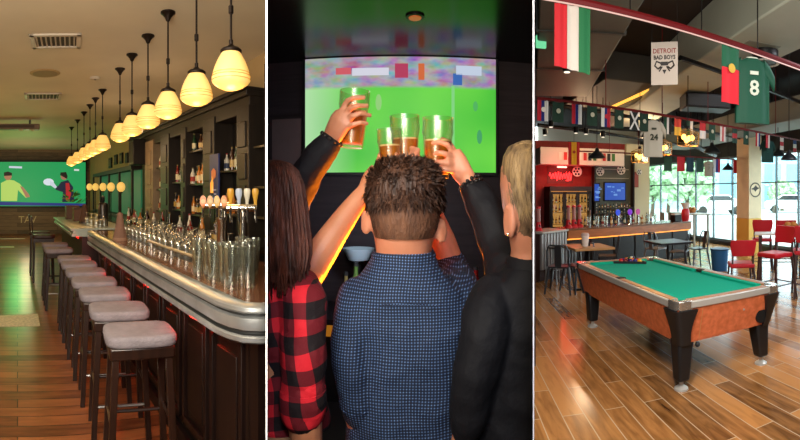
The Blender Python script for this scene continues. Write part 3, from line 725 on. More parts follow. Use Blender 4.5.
# screen
p0, p1 = mp(307, 173), mp(494, 62)
cxs, w2 = (p0.x + p1.x) / 2, (p1.x - p0.x) / 2
tv = thing('television', 'large wall television showing a blurred football match', 'television', (cxs, YM - .066, p0.z))
hh = p1.z - p0.z
MB().box(-w2 - .025, w2 + .025, -.0, .06, -.03, hh + .025).build('bezel', mat('tv_bezel', '0a090a', .5), tv, bev=.006)
def screen_mat():
    m = bpy.data.materials.new('match_picture'); m.use_nodes = True; nt = m.node_tree; N = nt.nodes.new; K = nt.links.new
    b = nt.nodes['Principled BSDF']; b.inputs['Base Color'].default_value = (0, 0, 0, 1); b.inputs['Roughness'].default_value = .4
    tc = N('ShaderNodeTexCoord'); sx = N('ShaderNodeSeparateXYZ'); K(tc.outputs['Object'], sx.inputs[0])
    # crowd
    mpn = N('ShaderNodeMapping'); mpn.inputs['Scale'].default_value = (5.5, 1, 11); K(tc.outputs['Object'], mpn.inputs[0])
    n1 = N('ShaderNodeTexNoise'); n1.inputs['Scale'].default_value = 1.35; n1.inputs['Detail'].default_value = 2; K(mpn.outputs[0], n1.inputs['Vector'])
    hs_ = N('ShaderNodeHueSaturation'); hs_.inputs['Saturation'].default_value = 1.5; hs_.inputs['Value'].default_value = 1.0; K(n1.outputs['Color'], hs_.inputs['Color'])
    r1 = N('ShaderNodeMix'); r1.data_type = 'RGBA'; r1.inputs[0].default_value = .4; K(hs_.outputs[0], r1.inputs[6]); r1.inputs[7].default_value = lin('75628c')
    # pitch
    n2 = N('ShaderNodeTexNoise'); n2.inputs['Scale'].default_value = 1.6; n2.inputs['Detail'].default_value = 1; K(tc.outputs['Object'], n2.inputs['Vector'])
    r2 = N('ShaderNodeValToRGB'); r2.color_ramp.elements[0].position = .3; r2.color_ramp.elements[0].color = lin('3fbf3a'); r2.color_ramp.elements[1].position = .7; r2.color_ramp.elements[1].color = lin('74e04a')
    K(n2.outputs[0], r2.inputs[0])
    # paler towards the left of the picture
    mr = N('ShaderNodeMapRange'); mr.inputs[1].default_value = -w2; mr.inputs[2].default_value = -w2 * .45; mr.inputs[3].default_value = .75; mr.inputs[4].default_value = 0; K(sx.outputs[0], mr.inputs[0])
    m0 = N('ShaderNodeMix'); m0.data_type = 'RGBA'; K(mr.outputs[0], m0.inputs[0]); K(r2.outputs[0], m0.inputs[6]); m0.inputs[7].default_value = lin('c8ecc0')
    f = N('ShaderNodeMapRange'); f.inputs[1].default_value = hh * .725; f.inputs[2].default_value = hh * .755; K(sx.outputs[2], f.inputs[0])
    mx = N('ShaderNodeMix'); mx.data_type = 'RGBA'; K(f.outputs[0], mx.inputs[0]); K(m0.outputs[2], mx.inputs[6]); K(r1.outputs[2], mx.inputs[7])
    K(mx.outputs[2], b.inputs['Emission Color']); b.inputs['Emission Strength'].default_value = .95
    return m
scr = MB().box(-w2, w2, -.008, .0, 0, hh).build('screen', screen_mat(), tv)
def blur_blob(x, y, rx, ry, col, nm, es=.8):
    p = mp(x, y); M = Matrix.Translation((p.x - cxs, -.0085, p.z - tv.location.z)) @ Matrix.Rotation(PI / 2, 4, 'X') @ Matrix.Diagonal((rx / F * YM, ry / F * YM, 1, 1))
    MB().lathe([(0, 0), (1, 0), (1, .001), (0, .001)], 20, M=M).build(nm, emis('picture_' + col, col, es), scr, smooth=0)
blur_blob(478, 138, 2.6, 7, '4ab070', 'player'); blur_blob(474, 108, 2.4, 5, '58c46a', 'player'); blur_blob(379, 104, 3, 8, '9fe084', 'player')
def blur_bar(x0, x1, y0, y1, col, nm, es=.9):
    a, b = mp(x0, y1), mp(x1, y0)
    MB().box(a.x - cxs, b.x - cxs, -.0095, -.008, a.z - tv.location.z, b.z - tv.location.z).build(nm, emis('picture_' + col, col, es), scr, smooth=0)
blur_bar(337, 352, 70, 77, 'd8606a', 'hoarding'); blur_bar(353, 389, 70, 78, 'dcdcea', 'hoarding'); blur_bar(455, 480, 69, 77, 'c9d6ea', 'hoarding')
blur_bar(395, 408, 66, 80, 'b83a5e', 'hoarding'); blur_bar(418, 424, 66, 82, 'd86a3a', 'hoarding'); blur_bar(452, 461, 76, 87, '3a6ab8', 'hoarding'); blur_bar(450.5, 453.5, 88, 170, '8ae08a', 'touchline', .85)
# ceiling lamp, small orange
q = pt(415, 16, (ZC2 - H) * F / (HY - 16)); 
ol = thing('ceiling_lamp', 'small dim orange lamp on the dark ceiling', 'lamp', (q.x, q.y, ZC2))
MB().lathe([(0, -.02), (.04, -.018), (.05, 0), (0, 0)], 14).build('lens', mat('orange_lens', '7a3a1c', .4, emit='c06a34', es=.5), ol)
MB().lathe([(.05, -.012), (.062, -.01), (.062, 0), (.05, 0)], 14).build('rim', m_black, ol)
# framed board on the left, shelf and clutter under the screen
a, b = mp(273, 167), mp(302, 119)
pf = thing('picture_frame', 'dim grey framed board on the dark wall left of the television', 'picture', ((a.x + b.x) / 2, YM - .03, a.z))
ww = (b.x - a.x) / 2; h2 = b.z - a.z
MB().box(-ww, ww, 0, .03, 0, h2).build('board', mat('dim_board', '64524e', .7, var=.15, vscale=3), pf)
MB().box(-ww - .02, ww + .02, .004, .03, -.02, h2 + .02).build('frame', mat('dim_frame', '251c1a', .6), pf)
# back counter with bottles
zc = mp(400, 318).z
YB = YM - .45
def bp(x, y): return mp(x, y, YB)
bc = thing('back_counter', 'dark counter under the television with a glowing orange front edge', 'counter', (0, YB + .1, 0))
MB().box(-.95, .95, -.2, .33, 0, .58).build('body', mat('counter_black', '0d0b0c', .6), bc)
MB().box(-.95, .95, -.24, .34, .58, .62).build('worktop', mat('counter_dark_top', '1c1719', .3), bc)
zz0, zz1 = mp(330, 326, YB - .13).z, mp(330, 312, YB - .13).z
MB().box(-.95, -.1, -.25, -.2, .5, .575).build('light_edge', mat('orange_edge', '3a2008', .5, emit='b8741c', es=.6), bc)
def shelf_bottle(x, yb, yt, r, col, label, cap='2a2a2a', em=0.):
    p0, p1 = bp(x, yb), bp(x, yt); h = p1.z - .62
    t = thing('bottle', label, 'bottle', (p0.x, p0.y, .62), 0, 'bottles under the television')
    MB().lathe([(0, 0), (r, 0), (r, h * .55), (r * .8, h * .65), (r * .35, h * .78), (r * .35, h * .94), (0, h * .94)], 14).build('body', mat('shelf_glass_' + col, col, .25, spec=.6), t)
    MB().lathe([(r * .4, h * .92), (r * .4, h), (0, h)], 10).build('cap', mat('cap_' + cap, cap, .5), t)
    MB().lathe([(r * 1.01, h * .15), (r * 1.01, h * .42)], 14).build('paper_label', mat('bottle_paper_' + col, {'5a7a3a': 'b5b06a', '8a7a4a': 'cdbb8a'}.get(col, 'b9b9c4'), .6), t)
shelf_bottle(356, 300, 262, .045, '5a7a3a', 'green bottle with yellow label, on the counter behind the men')
shelf_bottle(346, 300, 272, .04, '8a7a4a', 'amber bottle just left of the green one on the back counter')
shelf_bottle(377, 300, 266, .05, '5a7a9a', 'bluish bottle on the back counter beside the man in navy shirt')
shelf_bottle(492, 300, 272, .055, '9aa4b0', 'pale bottle in the gap left of the man in black jacket')
shelf_bottle(476, 300, 266, .05, '8a1a18', 'dark red bottle in the gap right of the navy shirt')
bw = bp(357, 258)
bo = thing('bowl', 'pale round bowl on a stand behind the bottles', 'bowl', (bw.x, bw.y + .12, .62))
MB().lathe([(0, bw.z - .62 - .04), (.08, bw.z - .62 - .03), (.125, bw.z - .62 + .06), (.115, bw.z - .62 + .06), (.07, bw.z - .6), (0, bw.z - .6)], 20).build('dish', mat('pale_bowl', '9fb0b4', .5), bo)
MB().lathe([(0, 0), (.06, 0), (.02, .03), (.02, bw.z - .65), (0, bw.z - .65)], 12).build('stand', m_black, bo)

# ------------------------------------------------------------------ people
def skin(name, c, c2): return mat(name, c, .5, col2=c2, vscale=9, bump=.06, bscale=220, sss=.12)
m_skin = skin('skin_light', 'bb8064', 'a86c50')
m_skinw = skin('skin_warm', 'b97e5c', 'a66c4a')
def ring(x0, x1, y, d, th, n=24, e=2.3, dd=0.):   # horizontal ring: silhouette px x0..x1 at height y, distance d, half-depth th
    c = pt((x0 + x1) / 2, y, d); a = az((x0 + x1) / 2); r = (x1 - x0) / 2 * d / F
    X = Vector((cos(a), -sin(a), 0)); Y = Vector((sin(a), cos(a), 0)); o = []
    for i in range(n):
        t = 2 * PI * i / n; c_, s_ = cos(t), sin(t)
        o.append(c + X * r * math.copysign(abs(c_) ** (2 / e), c_) + Y * (th * math.copysign(abs(s_) ** (2 / e), s_) + dd))
    return o
def rings(mb, rows, **k): mb.loft([ring(*r, **k) for r in rows]); return mb
def limb(mb, pts, n=14, flat=1.):        # (px, py, distance, radius m)
    P = [pt(x, y, d) for x, y, d, r in pts]; r = [q[3] for q in pts]
    # smooth the path
    Q, rr = [], []
    for i in range(len(P) - 1):
        p0 = P[max(i - 1, 0)]; p1 = P[i]; p2 = P[i + 1]; p3 = P[min(i + 2, len(P) - 1)]
        for k in range(5):
            t = k / 5
            Q.append(.5 * ((2 * p1) + (p2 - p0) * t + (2 * p0 - 5 * p1 + 4 * p2 - p3) * t * t + (-p0 + 3 * p1 - 3 * p2 + p3) * t ** 3)); rr.append(r[i] + (r[i + 1] - r[i]) * t)
    Q.append(P[-1]); rr.append(r[-1])
    mb.tube(Q, rr, n, True, flat)
    for p, q in ((Q[0], rr[0]), (Q[-1], rr[-1])): mb.ball(p, q * .98)
    return mb
def ear(mb, x, y, d, wd, hg, out):       # out: -1 left side of the head, +1 right
    c = pt(x, y, d); a = az(x); M = Matrix.Rotation(-a + out * -.5, 4, 'Z')
    mb.ball(c, 1, wd * .5, wd, hg, M=M.to_3x3())
    mb.tube([c + M @ Vector((0, wd * .7 * cos(t), hg * .85 * sin(t))) + M @ Vector((out * wd * .35, 0, 0)) for t in [k * .5 - 1.4 for k in range(7)]], wd * .25, 6)
def face_on(mb, px, py, d, hw, hh_, yaw=0.):   # features on the far side of the head
    c = pt(px, py, d); M = Matrix.Translation(c) @ Matrix.Rotation(-az(px) + yaw, 4, 'Z')
    T = lambda x, y, z: M @ Vector((x, y, z))
    mb.tube([T(0, hw * 1.12, hh_ * .12), T(0, hw * 1.3, -hh_ * .1), T(0, hw * 1.42, -hh_ * .26), T(0, hw * 1.2, -hh_ * .34)], [.008, .011, .016, .01], 8)
    mb.tube([T(-.03, hw * 1.13, -hh_ * .52), T(0, hw * 1.2, -hh_ * .5), T(.03, hw * 1.13, -hh_ * .52)], .007, 6)
    mb.tube([T(-.05, hw * 1.06, hh_ * .2), T(0, hw * 1.15, hh_ * .22), T(.05, hw * 1.06, hh_ * .2)], .010, 6)
    mb.ball(T(0, hw * 1.0, -hh_ * .82), .03, 1.2, .8, .8)
    return M
def eyes(M, hw, hh_, root):
    mb = MB()
    for s in (-1, 1): MB().ball(M @ Vector((s * .033, hw * 1.02, hh_ * .05)), .0125).build('eye', mat('eye_white', 'd8d4cc', .2), root)
def tufts(mb, shell, n, ln, w, flow, rnd=.5, lift=.6, seed=1, keep=None):
    rg = random.Random(seed); k = 0
    rowsn = len(shell)
    while k < n:
        i = rg.random() * (rowsn - 1.001); a = int(i); f = i - a; j = rg.randrange(len(shell[0])); j2 = (j + 1) % len(shell[0]); g = rg.random()
        p = (shell[a][j] * (1 - g) + shell[a][j2] * g) * (1 - f) + (shell[a + 1][j] * (1 - g) + shell[a + 1][j2] * g) * f
        k += 1
        if keep and not keep(p): continue
        cen = sum(shell[a], Vector()) / len(shell[a]); nrm = (p - cen); nrm.z *= .2
        if nrm.length < 1e-6: nrm = Vector((0, 0, 1))
        nrm = nrm.normalized(); fl = flow(p)
        dr = (nrm * lift + fl + Vector((rg.uniform(-1, 1), rg.uniform(-1, 1), rg.uniform(-1, 1))) * rnd).normalized()
        L_ = ln * rg.uniform(.6, 1.2); sd = dr.cross(nrm)
        if sd.length < 1e-4: continue
        sd = sd.normalized() * w; b = p - nrm * .004
        tip = b + dr * L_ + fl * L_ * .3
        md = b + dr * L_ * .5
        v = [mb.bm.verts.new(q) for q in (b - sd, b + sd, md + sd * .8 + nrm * .002, tip, md - sd * .8 + nrm * .002)]
        mb.face(v)
def back_shell(mb, rr, c, px):            # close-cut hair lying on the back of the head
    n = len(rr[0]); V = [[mb.bm.verts.new(p) for p in r] for r in rr]; d = pdir(az(px))
    for a, b in zip(V, V[1:]):
        for i in range(n):
            q = [a[i], a[(i + 1) % n], b[(i + 1) % n], b[i]]
            if all((v.co - c).dot(d) < -.005 for v in q): mb.face(q)
def hairmat(name, c, c2): return mat(name, c, .55, col2=c2, vscale=60, stretch=(1, 1, .25), bump=.4, bscale=160, spec=.3)
def finger(mb, pts, d, r=.0088):
    P = [pt(x, y, d + (q[0] if q else 0)) for x, y, *q in pts]
    n = len(P); mb.tube(P, [r * (1.05 - .25 * i / (n - 1)) for i in range(n)], 8)
    for i, p in enumerate(P): mb.ball(p, r * (1.06 - .25 * i / (n - 1)), u=8, v=6)
def nail(mb, x, y, d, r=.006):
    mb.ball(pt(x, y, d), r, 1, .6, 1.25, u=8, v=6)
def legs(mb, x0, x1, yh, d, z=0):        # trousers down to the floor
    a = az((x0 + x1) / 2); c = pt((x0 + x1) / 2, yh, d); r = (x1 - x0) / 2 * d / F
    X = Vector((cos(a), -sin(a), 0)); c0 = c.copy()
    for s in (-1, 1):
        P = [c + X * s * r * .45, Vector((*(c + X * s * r * .55).xy, .5)), Vector((*(c + X * s * r * .6).xy, .1))]
        mb.tube(P, [r * .56, r * .40, r * .30], 14)
    mb.ball(c, r, 1, .7, .55, M=Matrix.Rotation(-a, 3, 'Z')); return c, X, r
def shoes(root, c, X, r, m):
    a = math.atan2(X.y, X.x)
    for s in (-1, 1):
        mb = MB(); p = Vector((*(c + X * s * r * .62).xy, 0)); M = Matrix.Translation(p) @ Matrix.Rotation(a, 4, 'Z')
        mb.loft([[M @ Vector((.045 * w * cos(t), yy, h * (.5 + .5 * sin(t)))) for t in [2 * PI * k / 12 for k in range(12)]] for yy, w, h in ((-.1, .7, .07), (-.05, .9, .1), (.04, .95, .085), (.13, 1.0, .06), (.19, .6, .04))])
        mb.build('shoe', m, root)

# shirt patterns: grids running through the cloth
def grid_mat(name, base, line, cell, fx, rough=.8, mode='check', dark=None, rot=0.):
    m = bpy.data.materials.new(name); m.use_nodes = True; nt = m.node_tree; N = nt.nodes.new; K = nt.links.new
    b = nt.nodes['Principled BSDF']; b.inputs['Roughness'].default_value = rough; b.inputs['Specular IOR Level'].default_value = .25
    tc = N('ShaderNodeTexCoord'); mp_ = N('ShaderNodeMapping'); mp_.inputs['Rotation'].default_value = (0, rot, .2); K(tc.outputs['Object'], mp_.inputs[0])
    ds = N('ShaderNodeTexNoise'); ds.inputs['Scale'].default_value = 7; ds.inputs['Detail'].default_value = 1; K(tc.outputs['Object'], ds.inputs['Vector'])
    ad = N('ShaderNodeMix'); ad.data_type = 'VECTOR'; ad.inputs[0].default_value = .035 if mode == 'plaid' else .012; K(mp_.outputs[0], ad.inputs[4]); K(ds.outputs['Color'], ad.inputs[5])
    sx = N('ShaderNodeSeparateXYZ'); K(ad.outputs[1], sx.inputs[0])
    def band(out, width):
        a = N('ShaderNodeMath'); a.operation = 'DIVIDE'; a.inputs[1].default_value = cell; K(out, a.inputs[0])
        f = N('ShaderNodeMath'); f.operation = 'FRACT'; K(a.outputs[0], f.inputs[0])
        g = N('ShaderNodeMath'); g.operation = 'LESS_THAN'; g.inputs[1].default_value = width; K(f.outputs[0], g.inputs[0]); return g.outputs[0]
    bx, bz = band(sx.outputs[0], fx), band(sx.outputs[2], fx)
    s = N('ShaderNodeMath'); s.operation = 'ADD'; K(bx, s.inputs[0]); K(bz, s.inputs[1])
    h = N('ShaderNodeMath'); h.operation = 'DIVIDE'; h.inputs[1].default_value = 2.; K(s.outputs[0], h.inputs[0])
    r = N('ShaderNodeValToRGB'); r.color_ramp.interpolation = 'CONSTANT'; e = r.color_ramp
    e.elements[0].color = lin(base); e.elements[1].position = .75; e.elements[1].color = lin(line); q = e.elements.new(.25); q.color = lin(dark or base)
    K(h.outputs[0], r.inputs[0]); K(r.outputs[0], b.inputs['Base Color'])
    n = N('ShaderNodeTexNoise'); n.inputs['Scale'].default_value = 16; n.inputs['Detail'].default_value = 4; n.inputs['Distortion'].default_value = 1; K(tc.outputs['Object'], n.inputs['Vector'])
    bp_ = N('ShaderNodeBump'); bp_.inputs['Strength'].default_value = .5; bp_.inputs['Distance'].default_value = .02; K(n.outputs[0], bp_.inputs['Height']); K(bp_.outputs[0], b.inputs['Normal'])
    return m
m_navy = grid_mat('navy_check_cloth', '0c1424', '506a8e', .0068, .36, dark='17243d')
m_plaid = grid_mat('red_plaid_cloth', 'bb1c28', '120b0e', .058, .5, mode='plaid', dark='5c1019', rot=.18)
m_jack = mat('black_jacket_cloth', '0a0b10', .75, bump=.45, bscale=14, spec=.3)
m_jean = mat('dark_jeans', '10141f', .8, bump=.2, bscale=80)
m_shoe = mat('dark_shoe', '120e0c', .5)

# ---- man in the navy shirt, centre
D = 1.12
man = thing('person', 'man in navy checked shirt with short brown hair, seen from behind, centre', 'person', pt(405, 440, D) * 1)
man.location.z = 0
def world_child(o, root):                # geometry was written in world coordinates
    o.parent = root; o.matrix_parent_inverse = Matrix.Translation(-root.location); return o
def wb(mb, name, m, root, **k): return world_child(mb.build(name, m, None, **k), root)
mb = MB()
rings(mb, [(392, 418, 164, D, .045), (380, 430, 168, D, .075), (373, 438, 177, D, .092), (370, 440, 190, D, .1), (369.5, 440, 205, D, .102), (371, 439, 220, D, .1), (373, 436, 232, D + .005, .095), (375, 433, 242, D + .01, .085), (376, 431, 252, D + .01, .07), (375, 432, 262, D + .005, .065), (370, 437, 272, D, .07), (356, 448, 282, D, .08), (350, 465, 300, D, .09), (352, 470, 340, D, .1), (354, 470, 400, D, .1), (352, 472, 470, D, .1)])
rings(mb, [(384, 426, 236, D + .06, .045), (384, 426, 250, D + .065, .04), (390, 420, 258, D + .07, .03)])  # jaw
ear(mb, 366.5, 222, D - .012, .017, .032, -1); ear(mb, 441, 231, D - .012, .017, .032, 1)
Mf = face_on(mb, 405, 215, D, .085, .1)
# right arm: forearm rising in front of him to the glass behind his head; left arm hanging
limb(mb, [(458, 305, 1.14, .05), (457, 285, 1.28, .047), (452, 268, 1.38, .04)])
limb(mb, [(452, 268, 1.38, .042), (443, 240, 1.37, .038), (428, 205, 1.34, .03), (416, 180, 1.32, .024), (410, 170, 1.31, .026)])
for k, (x, y) in enumerate(((392, 148), (391, 154), (392, 160), (394, 165))): finger(mb, [(412, 160 + k * 2, .0), (418, y + 2, .03), (412, y, .075), (402, y, .085)], 1.27)
finger(mb, [(408, 170), (398, 160, -.0), (395, 152, .02)], 1.29, .0095)
limb(mb, [(354, 308, D - .02, .046), (352, 350, D - .06, .043), (358, 405, D - .05, .039), (367, 440, D + .02, .034), (378, 462, D + .16, .026)])
mb.ball(pt(384, 470, D + .2), .035, 1, 1.3, .7)
for k in range(4): finger(mb, [(384 + k * 3, 474 - k, .03), (390 + k * 3, 482 - k, .06), (388 + k * 2, 490 - k, .05)], D + .2)
finger(mb, [(380, 470, .02), (390, 476, .0), (396, 482, .02)], D + .2)
body = world_child(fuse(mb, 'body', m_skin, None, .005, 2), man); eyes(Mf, .085, .1, man); 
for o in kids(man):
    if o.name.startswith('eye'): world_child(o, man)
# shirt
mb = MB()
rings(mb, [(372, 435, 257, D + .005, .07), (368, 438, 266, D, .078), (362, 446, 274, D, .084), (354, 455, 281, D, .09), (347, 463, 289, D, .098), (342, 469, 300, D, .105), (343, 474, 320, D, .113), (345, 477, 350, D, .118), (345, 478, 390, D, .115), (346, 478, 430, D, .112), (346, 479, 480, D, .115)], e=2.6)
limb(mb, [(358, 299, D - .01, .052), (354, 318, D - .04, .053), (352, 350, D - .06, .05), (356, 385, D - .06, .048), (361, 405, D - .05, .046)])
limb(mb, [(458, 303, D + .0, .055), (460, 290, 1.2, .055), (456, 276, 1.32, .05), (451, 267, 1.375, .049)])
shirt = world_child(fuse(mb, 'shirt', m_navy, None, .006, 3, .006, 13), man)
mb = MB()                                 # collar and rolled cuffs
rings(mb, [(371, 436, 263, D + .004, .075), (371, 436, 254, D + .006, .075), (373, 434, 250.5, D + .008, .071), (375, 432, 252, D + .01, .067)])
o = wb(mb, 'collar', m_navy, man, smooth=1.)
mb = MB(); limb(mb, [(453, 272, 1.36, .053), (449, 262, 1.39, .05)]); wb(mb, 'cuff', m_navy, man, smooth=1.)
mb = MB(); limb(mb, [(359, 398, D - .055, .05), (363, 412, D - .04, .047)]); wb(mb, 'cuff', m_navy, man, smooth=1.)
# yoke seam and pleat on the back
mb = MB(); mb.tube([pt(x, 304 + .0022 * (x - 408) ** 2, D - .121 - .0) for x in range(374, 446, 6)], .0016, 5); wb(mb, 'seam', m_navy, man)
mb = MB(); c, X, r = legs(mb, 350, 474, 478, D); wb(mb, 'trousers', m_jean, man, smooth=1.); shoes(man, c, X, r, m_shoe)
for o in kids(man):
    if o.name.startswith('shoe'): world_child(o, man)
# hair
mb = MB(); hs = [(392, 420, 160.5, D, .045), (380, 431, 164, D, .08), (372, 438, 171, D, .098), (367.5, 442, 182, D, .107), (366.5, 443, 195, D - .0, .109), (368, 442, 206, D - .002, .106), (370, 440, 216, D - .003, .102), (372, 438, 226, D - .003, .098), (374.5, 434.5, 236, D - .0, .092)]
shell = [ring(*q) for q in hs]
front = lambda p: (p - pt(405, 200, D)).dot(pdir(az(405))) < .05 or p.z > pt(405, 182, D).z
mb.loft(shell[:6]); 
tufts(mb, shell[:6], 4200, .020, .0022, lambda p: Vector((.25, 0, .1)) if p.z > pt(405, 185, D).z else Vector((0, 0, -.8)), .6, .45, 3, front)
wb(mb, 'hair', hairmat('brown_hair', '3c2416', '1a0e08'), man, smooth=1.)
mb = MB(); hs2b = [(373, 437.5, 226, D + .002, .096), (375, 434.5, 236, D + .005, .09), (376.5, 432, 246, D + .009, .08)]
tufts(mb, [ring(*q) for q in hs[4:8]], 3400, .009, .0011, lambda p: Vector((0, 0, -.9)), .35, .12, 5, lambda p: (p - pt(405, 200, D)).dot(pdir(az(405))) < -.015)
back_shell(mb, [ring(*q) for q in hs[4:]], pt(405, 200, D), 405)
wb(mb, 'short_back_hair', hairmat('clipped_hair', '5e402e', '3a251a'), man, smooth=1.)

# ---- woman in the red plaid shirt, left
D = 1.06
wo = thing('person', 'woman in red plaid shirt with long dark hair, left by the partition', 'person', pt(280, 440, D))
wo.location.z = 0
mb = MB()
rings(mb, [(262, 280, 172, D + .03, .05), (252, 290, 180, D + .03, .08), (250, 293, 196, D + .03, .09), (251, 292, 215, D + .03, .088), (256, 286, 230, D + .03, .075), (260, 282, 244, D + .02, .05), (258, 284, 262, D + .02, .05), (244, 300, 275, D + .01, .06), (236, 316, 300, D, .075), (238, 316, 340, D, .085), (240, 314, 400, D, .08), (232, 316, 450, D, .09), (232, 318, 480, D, .09)])
Mf = face_on(mb, 272, 205, D + .03, .08, .1)
limb(mb, [(292, 296, D + .03, .045), (300, 286, D + .1, .042), (309, 274, 1.2, .04)])
limb(mb, [(309, 274, 1.2, .044), (322, 252, 1.21, .043), (340, 225, 1.23, .036), (356, 203, 1.25, .029), (366, 190, 1.265, .0235), (371, 183, 1.27, .026)], flat=.85)
# palm, fingers behind the glass, thumb with a dark nail
P0 = [pt(x, y, d) for x, y, d in ((366, 190, 1.268), (372, 180, 1.275), (379, 171, 1.285))]
mb.tube(P0, [.026, .032, .03], 12, True, .6)
finger(mb, [(372, 178, -.01), (377, 170, -.022), (383, 164, -.024), (388, 160.5, -.012)], 1.27, .0092)
for k, (x, y) in enumerate(((392, 150), (393, 156), (392, 162), (390, 168))): finger(mb, [(376, 170 + 2 * k, .02), (380, y + 4, .055), (389, y, .075), (396, y + 1, .055)], 1.275, .008)
# right arm hanging
limb(mb, [(300, 296, D - .03, .042), (304, 340, D - .1, .04), (303, 385, D - .11, .037), (304, 415, D - .11, .039), (307, 445, D - .09, .034), (312, 480, D - .05, .024)])
mb.ball(pt(313, 490, D - .04), .03, .7, 1, 1.3)
for k in range(4): finger(mb, [(310 + k * 2, 496, -.02 + k * .014), (311 + k * 2, 508, -.02 + k * .014), (314 + k * 2, 516, -.01 + k * .014)], D - .04, .008)
finger(mb, [(309, 490, -.02), (305, 498, -.02), (306, 506, -.01)], D - .04)
world_child(fuse(mb, 'body', m_skinw, None, .005, 2, clip='left'), wo)
mb = MB()
rings(mb, [(256, 288, 262, D + .02, .06), (246, 300, 269, D + .012, .07), (238, 312, 277, D + .005, .078), (233, 318, 290, D, .082), (232, 319, 310, D, .085), (234, 321, 345, D, .085), (238, 326, 380, D, .085), (238, 331, 422, D, .085)], e=2.5)
limb(mb, [(300, 288, D - .02, .05), (303, 308, D - .075, .052), (304, 340, D - .10, .05), (303, 375, D - .11, .047), (302, 402, D - .11, .046)])
world_child(fuse(mb, 'shirt', m_plaid, None, .006, 3, .006, 13, clip='left'), wo)
mb = MB(); limb(mb, [(303, 388, D - .11, .05), (303, 398, D - .11, .052), (302, 410, D - .11, .049)])
bmesh.ops.bisect_plane(mb.bm, geom=mb.bm.verts[:] + mb.bm.edges[:] + mb.bm.faces[:], plane_co=CLIP['left'][0], plane_no=CLIP['left'][1], clear_outer=True)
wb(mb, 'cuff', m_plaid, wo, smooth=1.)
mb = MB(); c, X, r = legs(mb, 233, 320, 470, D); rings(mb, [(236, 318, 418, D, .088), (235, 319, 470, D, .095)])
do_clip(mb.bm, 'left'); wb(mb, 'trousers', mat('tan_trousers', '8a6a4a', .8, bump=.2, bscale=50), wo, smooth=1.)
# long hair: base shape and hanging strands
mb = MB(); hs = [(264, 278, 162, D + .03, .03), (254, 288, 165, D + .03, .075), (247, 295, 172, D + .03, .1), (243, 300, 185, D + .028, .112), (241, 303, 205, D + .022, .112), (239, 305, 228, D + .012, .106), (239, 306, 242, D + .0, .1), (241, 305, 254, D - .015, .09), (245, 302, 265, D - .03, .075), (250, 297, 273, D - .04, .055)]
shell = [ring(*q) for q in hs]; mb.loft(shell)
rg = random.Random(11)
for k in range(420):
    th = rg.uniform(PI * .93, 2.07 * PI); j = th / (2 * PI) * 24; j0 = int(j) % 24; f = j - int(j); st = rg.randint(0, 3); en = rg.randint(7, 9); P = []
    of = rg.uniform(.0, .006); wob = rg.uniform(-.006, .006)
    for i in range(st, en + 1):
        p = shell[i][j0] * (1 - f) + shell[i][(j0 + 1) % 24] * f; cen = sum(shell[i], Vector()) / 24; nn = p - cen; nn.z = 0
        P.append(p + nn.normalized() * of + Vector((wob * (i - st) * .3, wob * .2, 0)))
    P.append(P[-1] + Vector((rg.uniform(-.006, .006), 0, -rg.uniform(.01, .05))))
    n = len(P); mb.tube(P, [.0034 * min(1, (n - i) / 3) for i in range(n)], 4)
do_clip(mb.bm, 'left')
wb(mb, 'hair', hairmat('long_brown_hair', '4a2214', '1e0d08'), wo, smooth=1.)

# ---- person in a dark sleeve behind her
D = 1.46
p4 = thing('person', 'person in dark sleeve half hidden behind the woman, raising a tilted glass', 'person', pt(281, 440, D)); p4.location.z = 0
mb = MB()
rings(mb, [(274, 290, 172, D, .05), (268, 296, 178, D, .08), (266, 298, 195, D, .09), (268, 296, 212, D, .088), (272, 292, 228, D, .07), (274, 290, 245, D, .055), (268, 296, 258, D, .065), (258, 306, 272, D, .08), (254, 308, 320, D, .1), (254, 308, 400, D, .1)])
Mf = face_on(mb, 282, 205, D, .085, .1)
limb(mb, [(286, 260, 1.42, .045), (290, 215, 1.36, .042), (305, 180, 1.33, .036), (322, 152, 1.31, .029), (329, 142, 1.305, .027)])
Ha = 1.285
P0 = [pt(x, y, d) for x, y, d in ((329, 143, 1.305), (335, 132, 1.295), (341, 121, 1.285), (345, 113, 1.285))]
mb.tube(P0, [.027, .034, .037, .03], 12, True, .62)
finger(mb, [(341, 112, .0), (347, 101, -.012), (354, 97.5, -.022), (364, 97.5, -.018)], Ha)
finger(mb, [(344, 115, -.0), (351, 108, -.026), (358, 105.5, -.034), (367, 106, -.022)], Ha)
finger(mb, [(345, 121, -.0), (353, 116, -.03), (361, 113, -.036), (370, 115.5, -.018)], Ha)
finger(mb, [(344, 127, -.0), (353, 125, -.028), (360, 122.5, -.03), (367, 123.5, -.015)], Ha, .008)
finger(mb, [(334, 130, .02), (340, 116, .06), (347, 106, .09), (355, 102, .1)], Ha, .0095)
world_child(fuse(mb, 'body', skin('skin_shade', 'b07a5e', '9c6448'), None, .0045, 2, clip='left'), p4)
mb = MB()
rings(mb, [(272, 292, 254, D, .07), (262, 302, 264, D, .085), (254, 308, 280, D, .1), (252, 310, 330, D, .115), (252, 310, 420, D, .115), (252, 310, 470, D, .115)], e=2.5)
limb(mb, [(284, 268, 1.44, .06), (286, 225, 1.38, .058), (300, 188, 1.34, .052), (316, 160, 1.32, .046), (327, 146, 1.307, .041)])
world_child(fuse(mb, 'jacket', m_jack, None, .006, 3, .004, 20, clip='left'), p4)
mb = MB()
for k in range(12):
    t = 2 * PI * k / 12; c0 = pt(331.5, 139, 1.303); ax = (pt(341, 121, 1.285) - pt(322, 152, 1.31)).normalized(); u_ = ax.cross(Vector((0, 1, 0))).normalized(); v_ = ax.cross(u_)
    mb.ball(c0 + u_ * .033 * cos(t) + v_ * .029 * sin(t), .0062, u=8, v=6)
wb(mb, 'bracelet', mat('dark_beads', '15100e', .4), p4)
